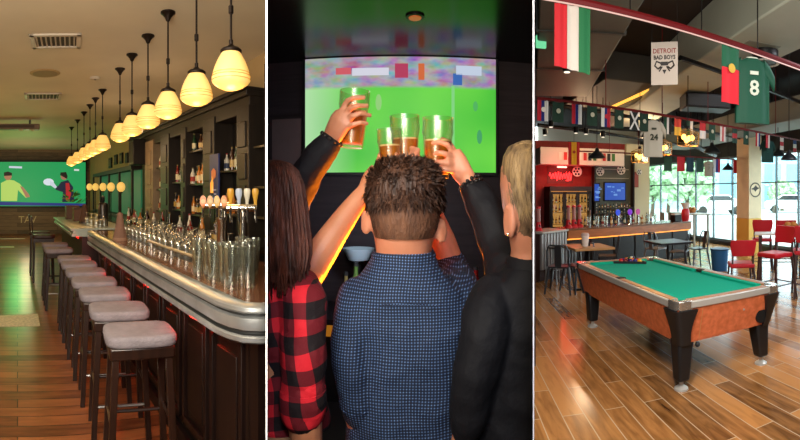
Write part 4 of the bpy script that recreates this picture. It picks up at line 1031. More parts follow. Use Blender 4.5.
mb = MB(); c, X, r = legs(mb, 256, 306, 470, D); do_clip(mb.bm, 'left'); wb(mb, 'trousers', m_jean, p4, smooth=1.)
mb = MB(); hs4 = [(276, 288, 167, D, .04), (268, 296, 171, D, .085), (264, 300, 182, D, .1), (264, 300, 200, D - .01, .098), (268, 296, 215, D - .02, .085)]
sh4 = [ring(*q) for q in hs4]; mb.loft(sh4[:5]); tufts(mb, sh4, 900, .02, .002, lambda p: Vector((0, 0, -.2)), .5, .7, 8); do_clip(mb.bm, 'left')
wb(mb, 'hair', hairmat('dark_hair', '2c1a12', '140b08'), p4, smooth=1.)

# ---- man in the black jacket, right
D = 1.06
m2 = thing('person', 'man in black jacket with swept blond hair and beaded bracelet, right', 'person', pt(515, 440, D)); m2.location.z = 0
mb = MB()
rings(mb, [(512, 532, 150, D, .05), (505, 545, 156, D, .08), (501, 552, 168, D, .1), (500, 555, 185, D, .104), (502, 555, 205, D, .1), (506, 553, 222, D, .095), (509, 551, 236, D, .085), (511, 549, 250, D, .07), (509, 551, 264, D, .068), (502, 556, 276, D, .08), (484, 566, 290, D, .09), (478, 570, 330, D, .1), (478, 570, 480, D, .1)])
ear(mb, 510.5, 221, D - .085, .02, .038, -1)
Mf = face_on(mb, 527, 205, D, .09, .1)
limb(mb, [(512, 292, D + .03, .05), (508, 268, 1.15, .05), (503, 252, 1.2, .046)])
limb(mb, [(503, 252, 1.2, .046), (494, 228, 1.22, .04), (482, 202, 1.24, .034), (473, 187, 1.25, .0265), (467, 179, 1.255, .027)])
P0 = [pt(x, y, d) for x, y, d in ((469, 182, 1.253), (462, 172, 1.262), (456, 161, 1.268), (452, 152, 1.27))]
mb.tube(P0, [.0265, .032, .033, .026], 12, True, .65)
finger(mb, [(455, 154, -.006), (447, 144.5, -.03), (440, 142, -.034), (433, 143, -.026)], 1.27)
finger(mb, [(455, 160, -.008), (446, 154, -.036), (440, 152.5, -.036), (435, 153.5, -.028)], 1.27)
finger(mb, [(456, 166, -.006), (448, 163, -.034), (441, 162, -.034), (436, 162, -.026)], 1.27)
finger(mb, [(457, 171, -.002), (450, 171, -.026), (444, 170, -.03), (440, 169, -.024)], 1.27, .008)
finger(mb, [(460, 168, .02), (455, 152, .055), (449, 142, .075), (442, 139, .08)], 1.27, .0095)
limb(mb, [(490, 310, D - .06, .045), (480, 360, D - .1, .042), (473, 400, D - .095, .036), (466, 430, D - .075, .028), (464, 442, D - .07, .03)])
mb.ball(pt(464, 450, D - .065), .034, .6, 1, 1.2)
for k in range(4): finger(mb, [(461 + k * 2.4, 456, k * .012 - .015), (461 + k * 2.4, 468, k * .012 - .01), (464 + k * 2, 478, k * .012)], D - .07)
finger(mb, [(462, 448, -.02), (457, 456, -.02), (458, 465, -.015)], D - .07)
world_child(fuse(mb, 'body', m_skin, None, .0048, 2, clip='right'), m2)
mb = MB()
rings(mb, [(507, 553, 263, D + .003, .076), (500, 558, 273, D, .086), (488, 566, 283, D, .094), (480, 572, 295, D, .102), (476, 575, 320, D, .112), (478, 575, 360, D, .115), (478, 575, 470, D, .115)], e=2.5)
limb(mb, [(495, 296, D - .03, .056), (487, 322, D - .08, .057), (480, 355, D - .1, .054), (474, 385, D - .1, .05), (468, 412, D - .09, .044), (465, 426, D - .08, .039)])
limb(mb, [(512, 290, D + .04, .06), (508, 266, 1.16, .06), (500, 244, 1.21, .056), (490, 220, 1.23, .051), (479, 199, 1.245, .045), (474, 191, 1.25, .042)])
world_child(fuse(mb, 'jacket', m_jack, None, .006, 3, .007, 12, clip='right'), m2)
mb = MB(); rings(mb, [(506, 554, 270, D + .002, .08), (506, 554, 258, D + .004, .078), (509, 551, 254, D + .006, .073), (510, 550, 257, D + .006, .07)]); do_clip(mb.bm, 'right'); wb(mb, 'collar', m_jack, m2, smooth=1.)
mb = MB(); ax = (pt(462, 172, 1.262) - pt(473, 187, 1.25)).normalized(); u_ = ax.cross(Vector((0, 1, 0))).normalized(); v_ = ax.cross(u_)
for q, cc_ in ((pt(470, 182.5, 1.252), 0), (pt(472.5, 186, 1.25), .2)):
    for k in range(14):
        t = 2 * PI * k / 14 + cc_; mb.ball(q + u_ * .032 * cos(t) + v_ * .030 * sin(t), .0058, u=8, v=6)
wb(mb, 'bracelet', mat('dark_beads', '15100e', .4), m2)
mb = MB(); mb.ball(pt(508, 234, D - .108), .0032, u=8, v=6); wb(mb, 'earring', mat('silver_stud', 'd8d6d0', .15, 1.), m2)
mb = MB(); c, X, r = legs(mb, 482, 566, 475, D); do_clip(mb.bm, 'right'); wb(mb, 'trousers', m_jean, m2, smooth=1.)
mb = MB(); hs2 = [(516, 536, 143.5, D, .045), (508, 548, 148, D, .085), (503, 555, 158, D, .105), (501, 558, 172, D, .11), (502.5, 557, 188, D - .002, .108), (506, 555, 202, D - .004, .102), (507, 553, 216, D - .004, .098), (510, 551, 228, D - .004, .09), (511, 550, 240, D - .002, .076)]
sh2 = [ring(*q) for q in hs2]; mb.loft(sh2[:6])
fr2 = lambda p: (p - pt(527, 200, D)).dot(pdir(az(527))) < .05 or p.z > pt(527, 165, D).z
tufts(mb, sh2[:6], 3800, .036, .002, lambda p: Vector((.25, -.1, -.9)), .22, .18, 21, fr2); tufts(mb, sh2[:3], 700, .022, .002, lambda p: Vector((.5, .2, -.1)), .25, .2, 23)
mb.m = 1; back_shell(mb, sh2[5:], pt(527, 200, D), 527); tufts(mb, sh2[5:8], 2600, .008, .0012, lambda p: Vector((0, 0, -.9)), .4, .35, 25, lambda p: fr2(p) and p.dot(Vector((cos(az(527)), -sin(az(527)), 0))) > pt(510, 200, D).dot(Vector((cos(az(527)), -sin(az(527)), 0)))); do_clip(mb.bm, 'right')
wb(mb, 'hair', [hairmat('blond_hair', '9a8058', '46362a'), hairmat('clipped_blond', '6e563e', '4a3826')], m2, smooth=1.)

# ---- the four beers
m_pg = clear_glass('pint_glass', 'f4f7ee', .03, .4, .3)
m_beer = mat('beer_amber', 'b8660e', .15, trans=.25, ior=1.33)
m_foam = mat('beer_foam', 'd9b88a', .8)
def beer(label, top, bot, d, wt, wb_, fill):
    A, B = pt(*bot, d), pt(*top, d); ax = B - A; h = ax.length; M = Matrix.Translation(A) @ ax.to_track_quat('Z', 'Y').to_matrix().to_4x4()
    t = thing('beer_glass', label, 'beer glass', A); M0 = Matrix.Translation(-A) @ M
    rt, rb = wt / 2 * d / F, wb_ / 2 * d / F
    def r(z): f = z / h; return rb + (rt - rb) * min(1, f * 1.12) + (.0028 * math.exp(-((f - .76) / .06) ** 2))
    zs = [h * k / 16 for k in range(17)]
    MB().lathe([(0, 0), (rb * .96, 0)] + [(r(z), z) for z in zs[1:]] + [(r(h) - .0035, h)] + [(r(z) - .003, z) for z in zs[::-1][1:-1]] + [(0, .012)], 28, M=M0).build('glass', m_pg, t, smooth=.8)
    zf = [z for z in zs if .014 < z < h * fill] + [h * fill]
    MB().lathe([(0, .013), (r(.014) - .0034, .0135)] + [(r(z) - .0034, z) for z in zf] + [(0, h * fill)], 28, M=M0).build('beer', m_beer, t, smooth=.8)
    MB().lathe([(0, h * fill + .0002), (r(h * fill) - .0036, h * fill + .0002), (r(h * fill) - .0036, h * fill + .005), (0, h * fill + .005)], 28, M=M0).build('foam', m_foam, t)
    return t
beer('tilted beer glass gripped by the hand of the dark sleeve, leftmost', (355, 91), (351.5, 148), 1.325, 30.5, 23, .62)
beer('smallest-looking beer glass, half hidden behind the brown hair, held by the woman', (389, 129), (391, 178), 1.325, 24.5, 19, .64)
beer('beer glass rising straight above the man in navy, pale empty top', (404.5, 116), (405.5, 172), 1.375, 30, 23, .57)
beer('beer glass held by the man in black jacket, rightmost', (438, 118), (437, 178), 1.325, 31, 24, .6)

# ---- light of the screen room
area('orange_sidelight', pt(446, 302, 1.72), pt(380, 170, 1.2), .14, 'ff7a14', 52)
area('orange_sidelight', pt(474, 330, 1.6), pt(440, 190, 1.2), .12, 'ff7a14', 26)
area('viewer_side_lamp', (.07, -.12, 1.98), (-.03, 1.1, 1.4), .2, 'eef1ff', 12)
point('shelf_fill', (-.2, 3.0, 1.3), 'dfe8ff', 14, .05)  # added fill for the bottles and bowl, no fitting there
# ================================================================== POOL ROOM (right)
ZR = 4.0; TWW = 8.3; SE = 16.
e2 = pdir(-AP)
ww_ = [Vector((0, 0, 0)), Vector((0, -.8, 0)), R.w(-1.6, TWW), R.w(SE, TWW), e2 * 16.7]
m_fr = planks('pool_floor_planks', -(PI / 2 - .11), '46280f', 'b98048', 'bca07c', .155, 1.15, .2, .0042, grain=1.25)
struct('floor', MB().poly(ww_), m_fr)
m_cr = mat('black_ceiling', '161514', .8)
struct('ceiling', MB().poly([p + Vector((0, 0, ZR)) for p in ww_][::-1]), m_cr)
struct('wall_end', MB().box(4.2, TWW, SE, SE + .1, 0, ZR), mat('pale_wall', 'b9b3a4', .8), loc=(0, 0, 0), rotz=R.rot)
def rb(mb, name, m, parent=None, **k):   # geometry given as (t, s, z) in the room's axes, world placed
    o = mb.build(name, m, parent, **k)
    if not parent: o.rotation_euler.z = R.rot
    return o
def rthing(name, label, cat, t, s, z=0, group=None, rot=0.): return thing(name, label, cat, R.w(s, t, z), R.rot + rot, group)
def rs_(px): return TWW / math.tan(az(px) - R.a)
# ---- window wall
struct('wall_window_side', MB().box(TWW, TWW + .2, -1.6, SE, 2.62, ZR).box(TWW, TWW + .2, -1.6, SE, 0, .12).box(TWW, TWW + .2, -1.6, 5.0, .12, 2.62), mat('header_dark', '2a2c2b', .7), rotz=R.rot)
m_mull = mat('window_frame', '586668', .5)
m_pane = bpy.data.materials.new('window_glass'); m_pane.use_nodes = True
nt = m_pane.node_tree; nt.nodes.clear()
o_ = nt.nodes.new('ShaderNodeOutputMaterial'); mx = nt.nodes.new('ShaderNodeMixShader'); tr = nt.nodes.new('ShaderNodeBsdfTransparent'); gl = nt.nodes.new('ShaderNodeBsdfGlossy')
gl.inputs['Roughness'].default_value = .02; tr.inputs[0].default_value = (.9, .97, .97, 1); mx.inputs[0].default_value = .06
nt.links.new(tr.outputs[0], mx.inputs[1]); nt.links.new(gl.outputs[0], mx.inputs[2]); nt.links.new(mx.outputs[0], o_.inputs[0])
ss = [5.0] + sorted(rs_(x) for x in (646, 658.5, 675.5, 693.5, 711, 730, 752, 774, 796)) + [SE]
for i, (a, b) in enumerate(zip(ss, ss[1:])):
    w = thing('window_%d' % (i + 1), None, None, R.w((a + b) / 2, TWW + .1, .12), R.rot); w['kind'] = 'structure'
    h = (b - a) / 2
    mb = MB().box(-.03, .03, -h, -h + .02, 0, 2.5).box(-.03, .03, h - .02, h, 0, 2.5).box(-.03, .03, -h, h, 0, .05).box(-.03, .03, -h, h, 2.45, 2.5).box(-.03, .03, -h, h, 1.695, 1.73)
    mb.build('window_frame', m_mull, w); MB().box(-.004, .004, -h + .03, h - .03, .05, 2.45).build('window_pane', m_pane, w)
# column
tC = 7.75; a_ = az(749) - R.a; sC = tC / math.tan(a_)
col_ = rthing('column', 'cream column with round dark bird emblem and yellow foot, before the windows', 'column', tC, sC)
mC = mat('column_cream', 'dcc6a2', .7, var=.08, vscale=3)
MB().box(-.22, .22, -.24, .24, .9, 3.99).build('shaft', mC, col_, bev=.01)
MB().box(-.23, .23, -.25, .25, 0, .9).build('plinth', mat('column_yellow', 'd8a548', .6), col_, bev=.01)
Mx = Matrix.Rotation(-(az(749) - R.a), 4, 'Z') if False else Matrix.Translation((0, -.241, 1.63)) @ Matrix.Rotation(PI / 2, 4, 'X')
MB().lathe([(.16, 0), (.19, 0), (.19, .004), (.16, .004)], 28, M=Mx, ring=True).build('emblem_ring', mat('emblem_ink', '3c3430', .6), col_)
mb = MB(); mb.prism([Mx @ Vector(p + (0,)) for p in ((-.15, .02), (-.05, .06), (.02, .12), (.06, .07), (.15, .05), (.05, .0), (.0, -.05), (-.04, .0))], (0, -.004, 0)); mb.build('emblem_bird', mat('emblem_ink', '3c3430', .6), col_)
# ---- outside
struct('ground_outside', MB().poly([R.w(-6, TWW + .2, -.02), R.w(60, TWW + .2, -.02), R.w(60, 60, -.02), R.w(-6, 60, -.02)]), mat('pale_paving', 'b9bcb6', .8, var=.1, vscale=.6))
m_leaf = mat('tree_green', 'c6dcb6', .8, col2='9cc090', vscale=3)
m_trunk = mat('tree_bark', '5a4a3a', .9)
def tree(px, d, h, r, label, sd):
    p = pt(px, 200, d); t = thing('tree', label, 'tree', (p.x, p.y, -.02), 0, 'trees beyond the windows'); rg = random.Random(sd)
    MB().tube([(0, 0, 0), (.1, 0, h * .3), (0, .1, h * .7)], [.16, .12, .06], 8).build('trunk', m_trunk, t)
    mb = MB()
    for k in range(420):
        th = rg.random() * 6.28; ph = math.acos(rg.uniform(-1, 1)); q = r * rg.uniform(.45, 1.)
        c = Vector((q * sin(ph) * cos(th), q * sin(ph) * sin(th), h * .62 + q * cos(ph) * .8)); 
        for _ in range(3):
            e = Vector((rg.uniform(-1, 1), rg.uniform(-1, 1), rg.uniform(-1, 1))).normalized() * .28; g = Vector((rg.uniform(-1, 1), rg.uniform(-1, 1), rg.uniform(-1, 1))).normalized() * .2
            o = c + Vector((rg.uniform(-.3, .3), rg.uniform(-.3, .3), rg.uniform(-.3, .3))); mb.poly([o - e, o + g, o + e, o - g])
    mb.build('crown', m_leaf, t, smooth=0)
tree(652, 30, 4.2, 1.9, 'leafy tree outside the windowpanes next to the cream wall end', 1); tree(686, 26, 3.9, 1.7, 'leafy tree outside, behind the high table by the windows', 2); tree(668, 36, 4.6, 2.2, 'more distant tree outside between the two nearer ones', 3)
tree(782, 40, 2.6, 1.2, 'low pale tree outside, right of the cream column', 5)
bd = pt(740, 200, 44); bo_ = thing('building', 'pale blue glass building across the road outside', 'building', (bd.x, bd.y, -.02), -az(740))
MB().box(-9, 14, 0, 8, 0, 5.2).build('wall', mat('blue_facade', '9fc2cc', .5), bo_)
for k in range(10):
    f = MB().box(-8.6 + 2.2 * k, -7 + 2.2 * k, -.06, .0, .8, 4.4).build('window', mat('facade_window', '7aa6b6', .2), bo_)
MB().box(-9.2, 14.2, -.3, 8.2, 5.2, 5.5).build('roof', mat('facade_roof', 'd8dcda', .6), bo_)
def car(px, d, colr, label, rot):
    p = pt(px, 220, d); t = thing('car', label, 'car', (p.x, p.y, -.02), -az(px) + rot, 'cars parked outside'); m = mat('car_paint_' + colr, colr, .25, coat=.5)
    prof_ = [(-2.0, .35), (-2.05, .75), (-1.9, .95), (-1.3, 1.0), (-.7, 1.42), (.7, 1.44), (1.35, 1.0), (1.95, .85), (2.05, .6), (2.0, .35)]
    mb = MB(); mb.prism([(x, -.8, z) for x, z in prof_], (0, 1.6, 0)); mb.build('body', m, t, bev=.06)
    mb = MB(); mb.prism([(-1.15, -.81, 1.03), (-.65, -.81, 1.36), (.62, -.81, 1.37), (1.1, -.81, 1.03)], (0, 1.62, 0)); mb.build('windows', mat('car_glass', '20282c', .1), t)
    for x in (-1.25, 1.25):
        for y in (-.72, .72): MB().lathe([(0, -.1), (.3, -.1), (.33, -.05), (.33, .05), (.3, .1), (0, .1)], 16, M=Matrix.Translation((x, y, .33)) @ Matrix.Rotation(PI / 2, 4, 'X')).build('wheel', mat('car_tyre', '181818', .7), t)
car(718, 33, 'e6e8e6', 'white car parked outside, seen just left of the cream column', .2); car(790, 36, 'd8dcda', 'pale car outside behind the high table with red stools', .1); car(666, 46, 'c8ccd0', 'grey car parked outside under the trees', .15)

# ---- back of the bar: red wall, soffit, cream wall
SBK = 11.6
m_redw = mat('red_brick_wall', '7a2320', .8, var=.2, vscale=5)
struct('wall_bar_back', MB().box(2.96, 5.6, SBK, SBK + .1, 0, 2.95), m_redw, rotz=R.rot)
struct('wall_cream', MB().box(5.6, 6.35, SBK - .1, SBK + .1, 0, 2.95).box(6.25, 6.35, SBK + .1, SE, 0, 2.95), mat('cream_wall', 'c9bf9c', .75), rotz=R.rot)
mb = MB(); 
struct('trim_soffit', MB().box(2.95, 5.3, SBK - .6, SBK, 2.28, 2.72), mat('soffit_white', 'c9c0b8', .7), rotz=R.rot, bev=.01)
def tx(px, s): return s * math.tan(az(px) - R.a)
def zz(py, px, s): return H + (HY - py) / F * (s / cos(az(px) - R.a))
# fridges
fr = rthing('bar_fridge', 'tall black triple-door drinks fridge glowing warm, under the red neon', 'fridge', (tx(550, SBK - .6) + tx(592, SBK - .6)) / 2, SBK - .6, 0)
hw = (tx(592, SBK - .6) - tx(550, SBK - .6)) / 2
m_fb = mat('fridge_black', '141212', .4)
MB().box(-hw, hw, .5, .55, 0, 1.72).box(-hw, -hw + .03, .02, .5, 0, 1.72).box(hw - .03, hw, .02, .5, 0, 1.72).box(-hw, hw, .02, .5, 1.6, 1.72).box(-hw, hw, .02, .5, 0, .12).build('cabinet', m_fb, fr)
MB().box(-hw + .03, hw - .03, .30, .32, .12, 1.6).build('lit_back', mat('fridge_glow', '6a4420', .5, emit='d8924a', es=.8), fr)
for z in (.45, .75, 1.05, 1.30): MB().box(-hw + .03, hw - .03, .06, .30, z - .012, z).build('shelf', m_chrome, fr)
for k in range(3):
    a = -hw + .03 + k * (2 * hw - .06) / 3; b = a + (2 * hw - .06) / 3 - .01
    mb = MB().box(a, a + .04, -.02, .02, .1, 1.58).box(b - .04, b, -.02, .02, .1, 1.58).box(a, b, -.02, .02, .1, .16).box(a, b, -.02, .02, 1.52, 1.58); d_ = mb.build('door', m_fb, fr)
    MB().box(a + .04, b - .04, -.003, .003, .16, 1.52).build('door_pane', m_pane, d_)
    MB().box(b - .035, b - .02, -.05, -.02, .6, 1.1).build('handle', m_chrome, d_)
MB().box(-hw, hw, -.01, .02, 1.6, 1.72).build('header_panel', mat('fridge_header', '1c1614', .5), fr)
fb = None
for k in range(3):
    for z in (.46, .76, 1.06, 1.31):
        for i in range(4):
            a = -hw + .12 + k * (2 * hw - .08) / 3 + i * .09
            kd = kinds[(k * 5 + i * 3 + int(z * 10)) % 7]
            o = bottle(kd, (i + k) % 3, R.w(SBK - .6 + .15, (tx(550, SBK - .6) + tx(592, SBK - .6)) / 2 + a, z + .003), f'{bcol[kd][1]} bottle in the lit fridge under the neon, {["left", "middle", "right"][k]} door', 'bottles in the lit fridge', .62)
# neon
m_neon = emis('red_neon', 'ff2a2a', 4)
x0, x1 = tx(549, SBK), tx(571, SBK); zc_ = zz(176, 560, SBK)
nn = rthing('neon_sign', 'red neon script sign on the red wall above the fridge', 'neon sign', (x0 + x1) / 2, SBK - .05, zc_)
W_ = (x1 - x0) / 2
path = [(-W_ + 2 * W_ * k / 60, 0, .09 * sin(k * .85) * (1 - .3 * sin(k * .21)) + .02 * sin(k * 2.1)) for k in range(61)]
MB().tube(path, .013, 6).build('tube', m_neon, nn)
MB().tube([(-W_ * .3, 0, .24), (W_ * .55, 0, .24)], .022, 6).build('upper_tube', emis('pink_neon', 'ff9a8a', 4), nn)
MB().tube([(W_ * .5, 0, -.12), (W_ * .95, 0, -.10)], .014, 6).build('lower_tube', m_neon, nn)
MB().box(-W_ - .05, W_ + .05, .03, .045, -.2, .3).build('backing', mat('neon_backing', '5a1512', .5), nn)
point('neon_glow', R.w(SBK - .85, (x0 + x1) / 2, zc_), 'ff2020', 40, .4)
# football signs
for i, (px, py, r_) in enumerate(((577, 171.5, 5), (600, 171.5, 4.3), (621, 170, 4.6), (639, 172, 3))):
    s_ = SBK - .14 if px < 630 else SBK - .14
    s0 = thing('football_sign', ['leftmost', 'second', 'third', 'rightmost, smallest'][i] + ' round football sign high behind the bar', 'sign', R.w(s_, tx(px, s_), zz(py, px, s_)), R.rot, 'round football signs')
    rr = r_ / F * s_ / cos(az(px) - R.a); M = Matrix.Rotation(PI / 2, 4, 'X')
    MB().lathe([(0, 0), (rr, 0), (rr, .02), (0, .02)], 24, M=M).build('disc', mat('ball_white', 'd8d2c6', .5), s0)
    mb = MB()
    for k in range(6):
        a = k * PI / 3; c = Vector((.62 * rr * cos(a), -.0, .62 * rr * sin(a))) if k else Vector((0, 0, 0))
        mb.prism([c + Vector((.26 * rr * cos(q * 2 * PI / 5 + a), -.021, .26 * rr * sin(q * 2 * PI / 5 + a))) for q in range(5)], (0, -.004, 0))
    mb.build('patches', mat('ball_black', '1a1616', .5), s0)
# TVs and shelving behind the bar
def rtv(px0, px1, py0, py1, s_, label):
    a, b = tx(px0, s_), tx(px1, s_); z0, z1 = zz(py1, (px0 + px1) / 2, s_), zz(py0, (px0 + px1) / 2, s_)
    t = rthing('television', label, 'television', (a + b) / 2, s_, z0); h = (b - a) / 2
    MB().box(-h, h, 0, .05, 0, z1 - z0).build('bezel', m_black, t, bev=.005)
    sc = MB().box(-h + .03, h - .03, -.006, .0, .03, z1 - z0 - .03).build('screen', mat('blue_screen', '000000', .3, emit='2a52b8', es=.9, col2=None), t)
    rg = random.Random(px0)
    for k in range(7):
        x = rg.uniform(-h * .8, h * .6); z = rg.uniform(.08, z1 - z0 - .12); MB().box(x, x + rg.uniform(.04, .14), -.009, -.006, z, z + rg.uniform(.02, .06)).build('picture_block', emis('screen_pale_blue', '7aa8e8', .8), sc)
    MB().box(-.05, .05, .05, .16, .1, .2).build('bracket', m_black, t)
rtv(604, 626, 182, 201, SBK - .18, 'large blue-lit television over the bottle shelves behind the bar')
rtv(593.5, 600, 183, 202, SBK - .62, 'narrow view of a small blue television beside the fridge')
su = rthing('bottle_shelving', 'dark shelving of bottles behind the bar under the large television', 'shelving', (tx(594, SBK - .3) + tx(634, SBK - .3)) / 2, SBK - .14, 0)
sw = (tx(634, SBK - .3) - tx(594, SBK - .3)) / 2
MB().box(-sw, sw, .0, .03, .8, 2.62).build('back_panel', mat('olive_panel', '4a5044', .6), su)
for z in (.86, 1.0, 1.14): MB().box(-sw, sw, -.2, 0, z - .02, z).build('shelf', m_shelf, su)
MB().box(-sw, sw, -.22, 0, 0, .8).build('base_cabinet', m_backbar, su)
for x in (-sw, sw - .03): MB().box(x, x + .03, -.2, 0, .8, 2.6).build('upright', m_backbar, su)
for z in (1.95, 2.2): MB().box(-sw + .1, sw - .1, -.04, 0, z, z + .02).build('upper_rail', mat('rail_pale', '9a9a8a', .5), su)
for j, z in enumerate((.86, 1.0, 1.14)):
    for i in range(13):
        kd = kinds[(i * 3 + j * 2) % 7]; x = -sw + .1 + i * (2 * sw - .2) / 12
        bottle(kd, (i + j) % 3, R.w(SBK - .14 - .1, (tx(594, SBK - .3) + tx(634, SBK - .3)) / 2 + x, z + .001), f'{bcol[kd][1]} bottle on the {["lower", "middle", "upper"][j]} shelf under the large blue television', 'bottles under the large blue television', .42)
# pinkish poster on the cream wall
s_ = SBK - .13; pz = rthing('wall_poster', 'dull red poster on the cream wall end right of the bar shelves', 'poster', tx(634, s_), s_, zz(187, 634, s_))
MB().box(-.14, .14, 0, .015, 0, .42).build('sheet', mat('poster_red', '9a4a40', .7), pz); MB().box(-.15, .15, .004, .02, -.01, .43).build('frame', mat('poster_frame', '6a3a30', .6), pz)

# ---- the bar counter
ZB = .87
K0, K1, K2 = Vector((3.12, 7.91, 0)), Vector((5.67, 8.48, 0)), Vector((6.58, 8.68, 0)); KW = e2 * 7.6 + Vector((cos(AP), sin(AP), 0)) * .05
KW = Vector((2.44, 7.43, 0))
kd_ = (K2 - K0).normalized(); kn = Vector((-kd_.y, kd_.x, 0)); ka = math.atan2(kd_.y, kd_.x)
len_ = (K2 - K0).length
bar3 = thing('bar_counter', 'long dark bar with orange-lit wooden top edge behind the pool table', 'bar counter', K0, ka)
m_ob = mat('orange_wood_edge', 'a05c2c', .4, var=.2, vscale=5, stretch=(1, 6, 6))
MB().box(0, len_, 0, .6, ZB - .03, ZB).build('countertop', mat('bar_top_brown', '6a4a34', .25), bar3, bev=.006)
MB().box(0, len_, .02, .06, ZB - .19, ZB - .03).build('front_edge', m_ob, bar3)
MB().box(0, len_, .05, .065, ZB - .215, ZB - .195).build('light_strip', emis('warm_strip', 'ff9a3a', 2.2), bar3)
for k in range(6): MB().box(.02 + k * len_ / 6, (k + 1) * len_ / 6 - .02, .10, .14, .06, ZB - .2).build('front_panel', mat('bar_black_panel', '17120f', .5), bar3, bev=.006)
MB().box(0, len_, .13, .55, 0, ZB - .03).build('body', m_black, bar3)
wd = (K0 - KW); wa = math.atan2(wd.y, wd.x); wl_ = wd.length
wing = thing('bar_counter', 'short bar end clad in pale metal slats by the left wall, with red drink towers', 'bar counter', KW, wa)
MB().box(0, wl_ - .01, 0, .5, ZB - .04, ZB).build('countertop', mat('pale_counter', 'a8a49c', .35), wing, bev=.006)
for k in range(9): MB().box(.01 + k * wl_ / 9, (k + .72) * wl_ / 9, .03, .07, .2, ZB - .05).build('slat', mat('slat_metal', '9a9492', .35, .5), wing, bev=.004)
MB().box(0, wl_ - .02, .07, .45, 0, ZB - .04).build('body', mat('wing_dark', '3a2420', .6), wing)
# things on the bar
m_redp = mat('red_plastic', 'c2202a', .35)
def tower(px, d, label):
    p = pt(px, 200, d); t = thing('drink_tower', label, 'drink tower', (p.x, p.y, ZB), 0, 'red drink towers')
    MB().lathe([(0, 0), (.075, 0), (.075, .03), (.05, .06), (.045, .14), (.03, .16), (0, .16)], 16).build('base', m_redp, t)
    MB().lathe([(.036, .16), (.036, .40), (.034, .40), (.034, .162)], 16).build('tube', mat('pink_tube', 'd8a09a', .15, trans=.5), t)
    MB().lathe([(.042, .40), (.042, .43), (.02, .44), (0, .445)], 16).build('lid', m_redp, t)
    MB().tube([(0, -.04, .1), (0, -.09, .1), (0, -.09, .07)], .012, 6).build('spout', m_black, t)
tower(568.5, 8.75, 'leftmost red drink tower on the pale slatted bar end'); tower(574, 8.9, 'middle red drink tower of the three close together on the bar'); tower(579.5, 9.0, 'rightmost red drink tower of the three on the bar'); tower(538.5, 8.1, 'lone red drink tower on the bar close to the left edge')
def on_bar(px, off_=.25):
    a = az(px); dr = pdir(a); # intersect with line K0 + kn*off
    P = K0 + kn * off_; n = kn; k = P.dot(n) / dr.dot(n); return dr * k
for i, (px, c) in enumerate(((618, '3a5ae0'), (630, '8a3ad0'), (638, 'c05a9a'))):
    q = on_bar(px); t = thing('lit_tap', ['blue-lit', 'violet-lit', 'pink-lit'][i] + ' small beer tap on the bar', 'beer tap', (q.x, q.y, ZB), ka, 'lit taps on the bar')
    MB().lathe([(0, 0), (.05, 0), (.03, .02), (.025, .2), (0, .2)], 12).build('column', m_chrome, t); MB().lathe([(.02, .2), (.05, .24), (.05, .3), (.02, .33), (0, .33)], 12).build('badge', emis('tap_' + c, c, .9), t)
    MB().tube([(0, -.02, .16), (0, -.09, .14), (0, -.09, .1)], .01, 6).build('spout', m_chrome, t)
for i in range(16):
    px = 585 + i * 4.4; q = on_bar(px, .42); kd = kinds[(i * 4) % 7]
    bottle(kd, i % 3, Vector((q.x, q.y, ZB + .001)), f'{bcol[kd][1]} bottle standing on the orange-lit bar', 'bottles on the orange-lit bar', .7)
for i, px in enumerate((589, 597, 606, 648, 655)):
    q = on_bar(px, .15); o = tg.copy(); COL.objects.link(o); o['label'] = 'empty glass standing near the front of the orange-lit bar'; o['group'] = 'glasses on the orange-lit bar'; o.location = (q.x, q.y, ZB + .0005)
q = on_bar(676, .2); bx = thing('napkin_box', 'dark napkin box near the right end of the orange-lit bar', 'box', (q.x, q.y, ZB), ka)
MB().box(-.12, .12, -.08, .08, 0, .16).build('case', m_black, bx, bev=.008); MB().box(-.1, .1, -.06, .06, .16, .19).build('napkins', mat('napkin', 'd8d4cc', .8), bx)
q = on_bar(685.5, .2); rc = thing('red_jar', 'red jar with pale lid at the right end of the orange-lit bar', 'jar', (q.x, q.y, ZB), ka)
MB().lathe([(0, 0), (.08, 0), (.1, .1), (.1, .24), (.07, .3), (0, .3)], 16).build('jar', m_redp, rc); MB().lathe([(.06, .3), (.11, .42), (.115, .44), (0, .44)], 16).build('lid', mat('jar_lid', 'd8c8bc', .5), rc)

# ---- metal stools and chairs
m_gal = mat('galvanised_steel', '9a9c9e', .3, .85); m_gun = mat('gunmetal', '3c3e42', .35, .7)
def metal_stool(x, y, rot, label, m=m_gal, z=.62):
    t = thing('metal_stool', label, 'stool', (x, y, 0), rot, 'metal stools at the pale bar end')
    MB().box(-.10, .10, -.10, .10, z - .03, z).build('seat', mat('dark_seat', '2a2624', .5), t, bev=.02)
    for sx in (-1, 1):
        for sy in (-1, 1): MB().tube([(sx * .08, sy * .08, z - .03), (sx * .105, sy * .12, 0)], .013, 6).build('leg', m, t)
    mb = MB()
    c = [(-.095, -.105), (.095, -.105), (.095, .105), (-.095, .105)]
    for (a, b), (e, f) in zip(c, c[1:] + c[:1]): mb.tube([(a, b, .24), (e, f, .24)], .01, 6)
    mb.build('foot_ring', m, t); return t
sn = ['leftmost', 'second', 'third', 'fourth', 'fifth']
wn = Vector((wd.y, -wd.x, 0)).normalized()
for i in range(4):
    p = KW + wd * (.08 + .25 * i) + wn * .2
    metal_stool(p.x, p.y, wa, sn[i] + ' metal stool along the pale slatted bar end')
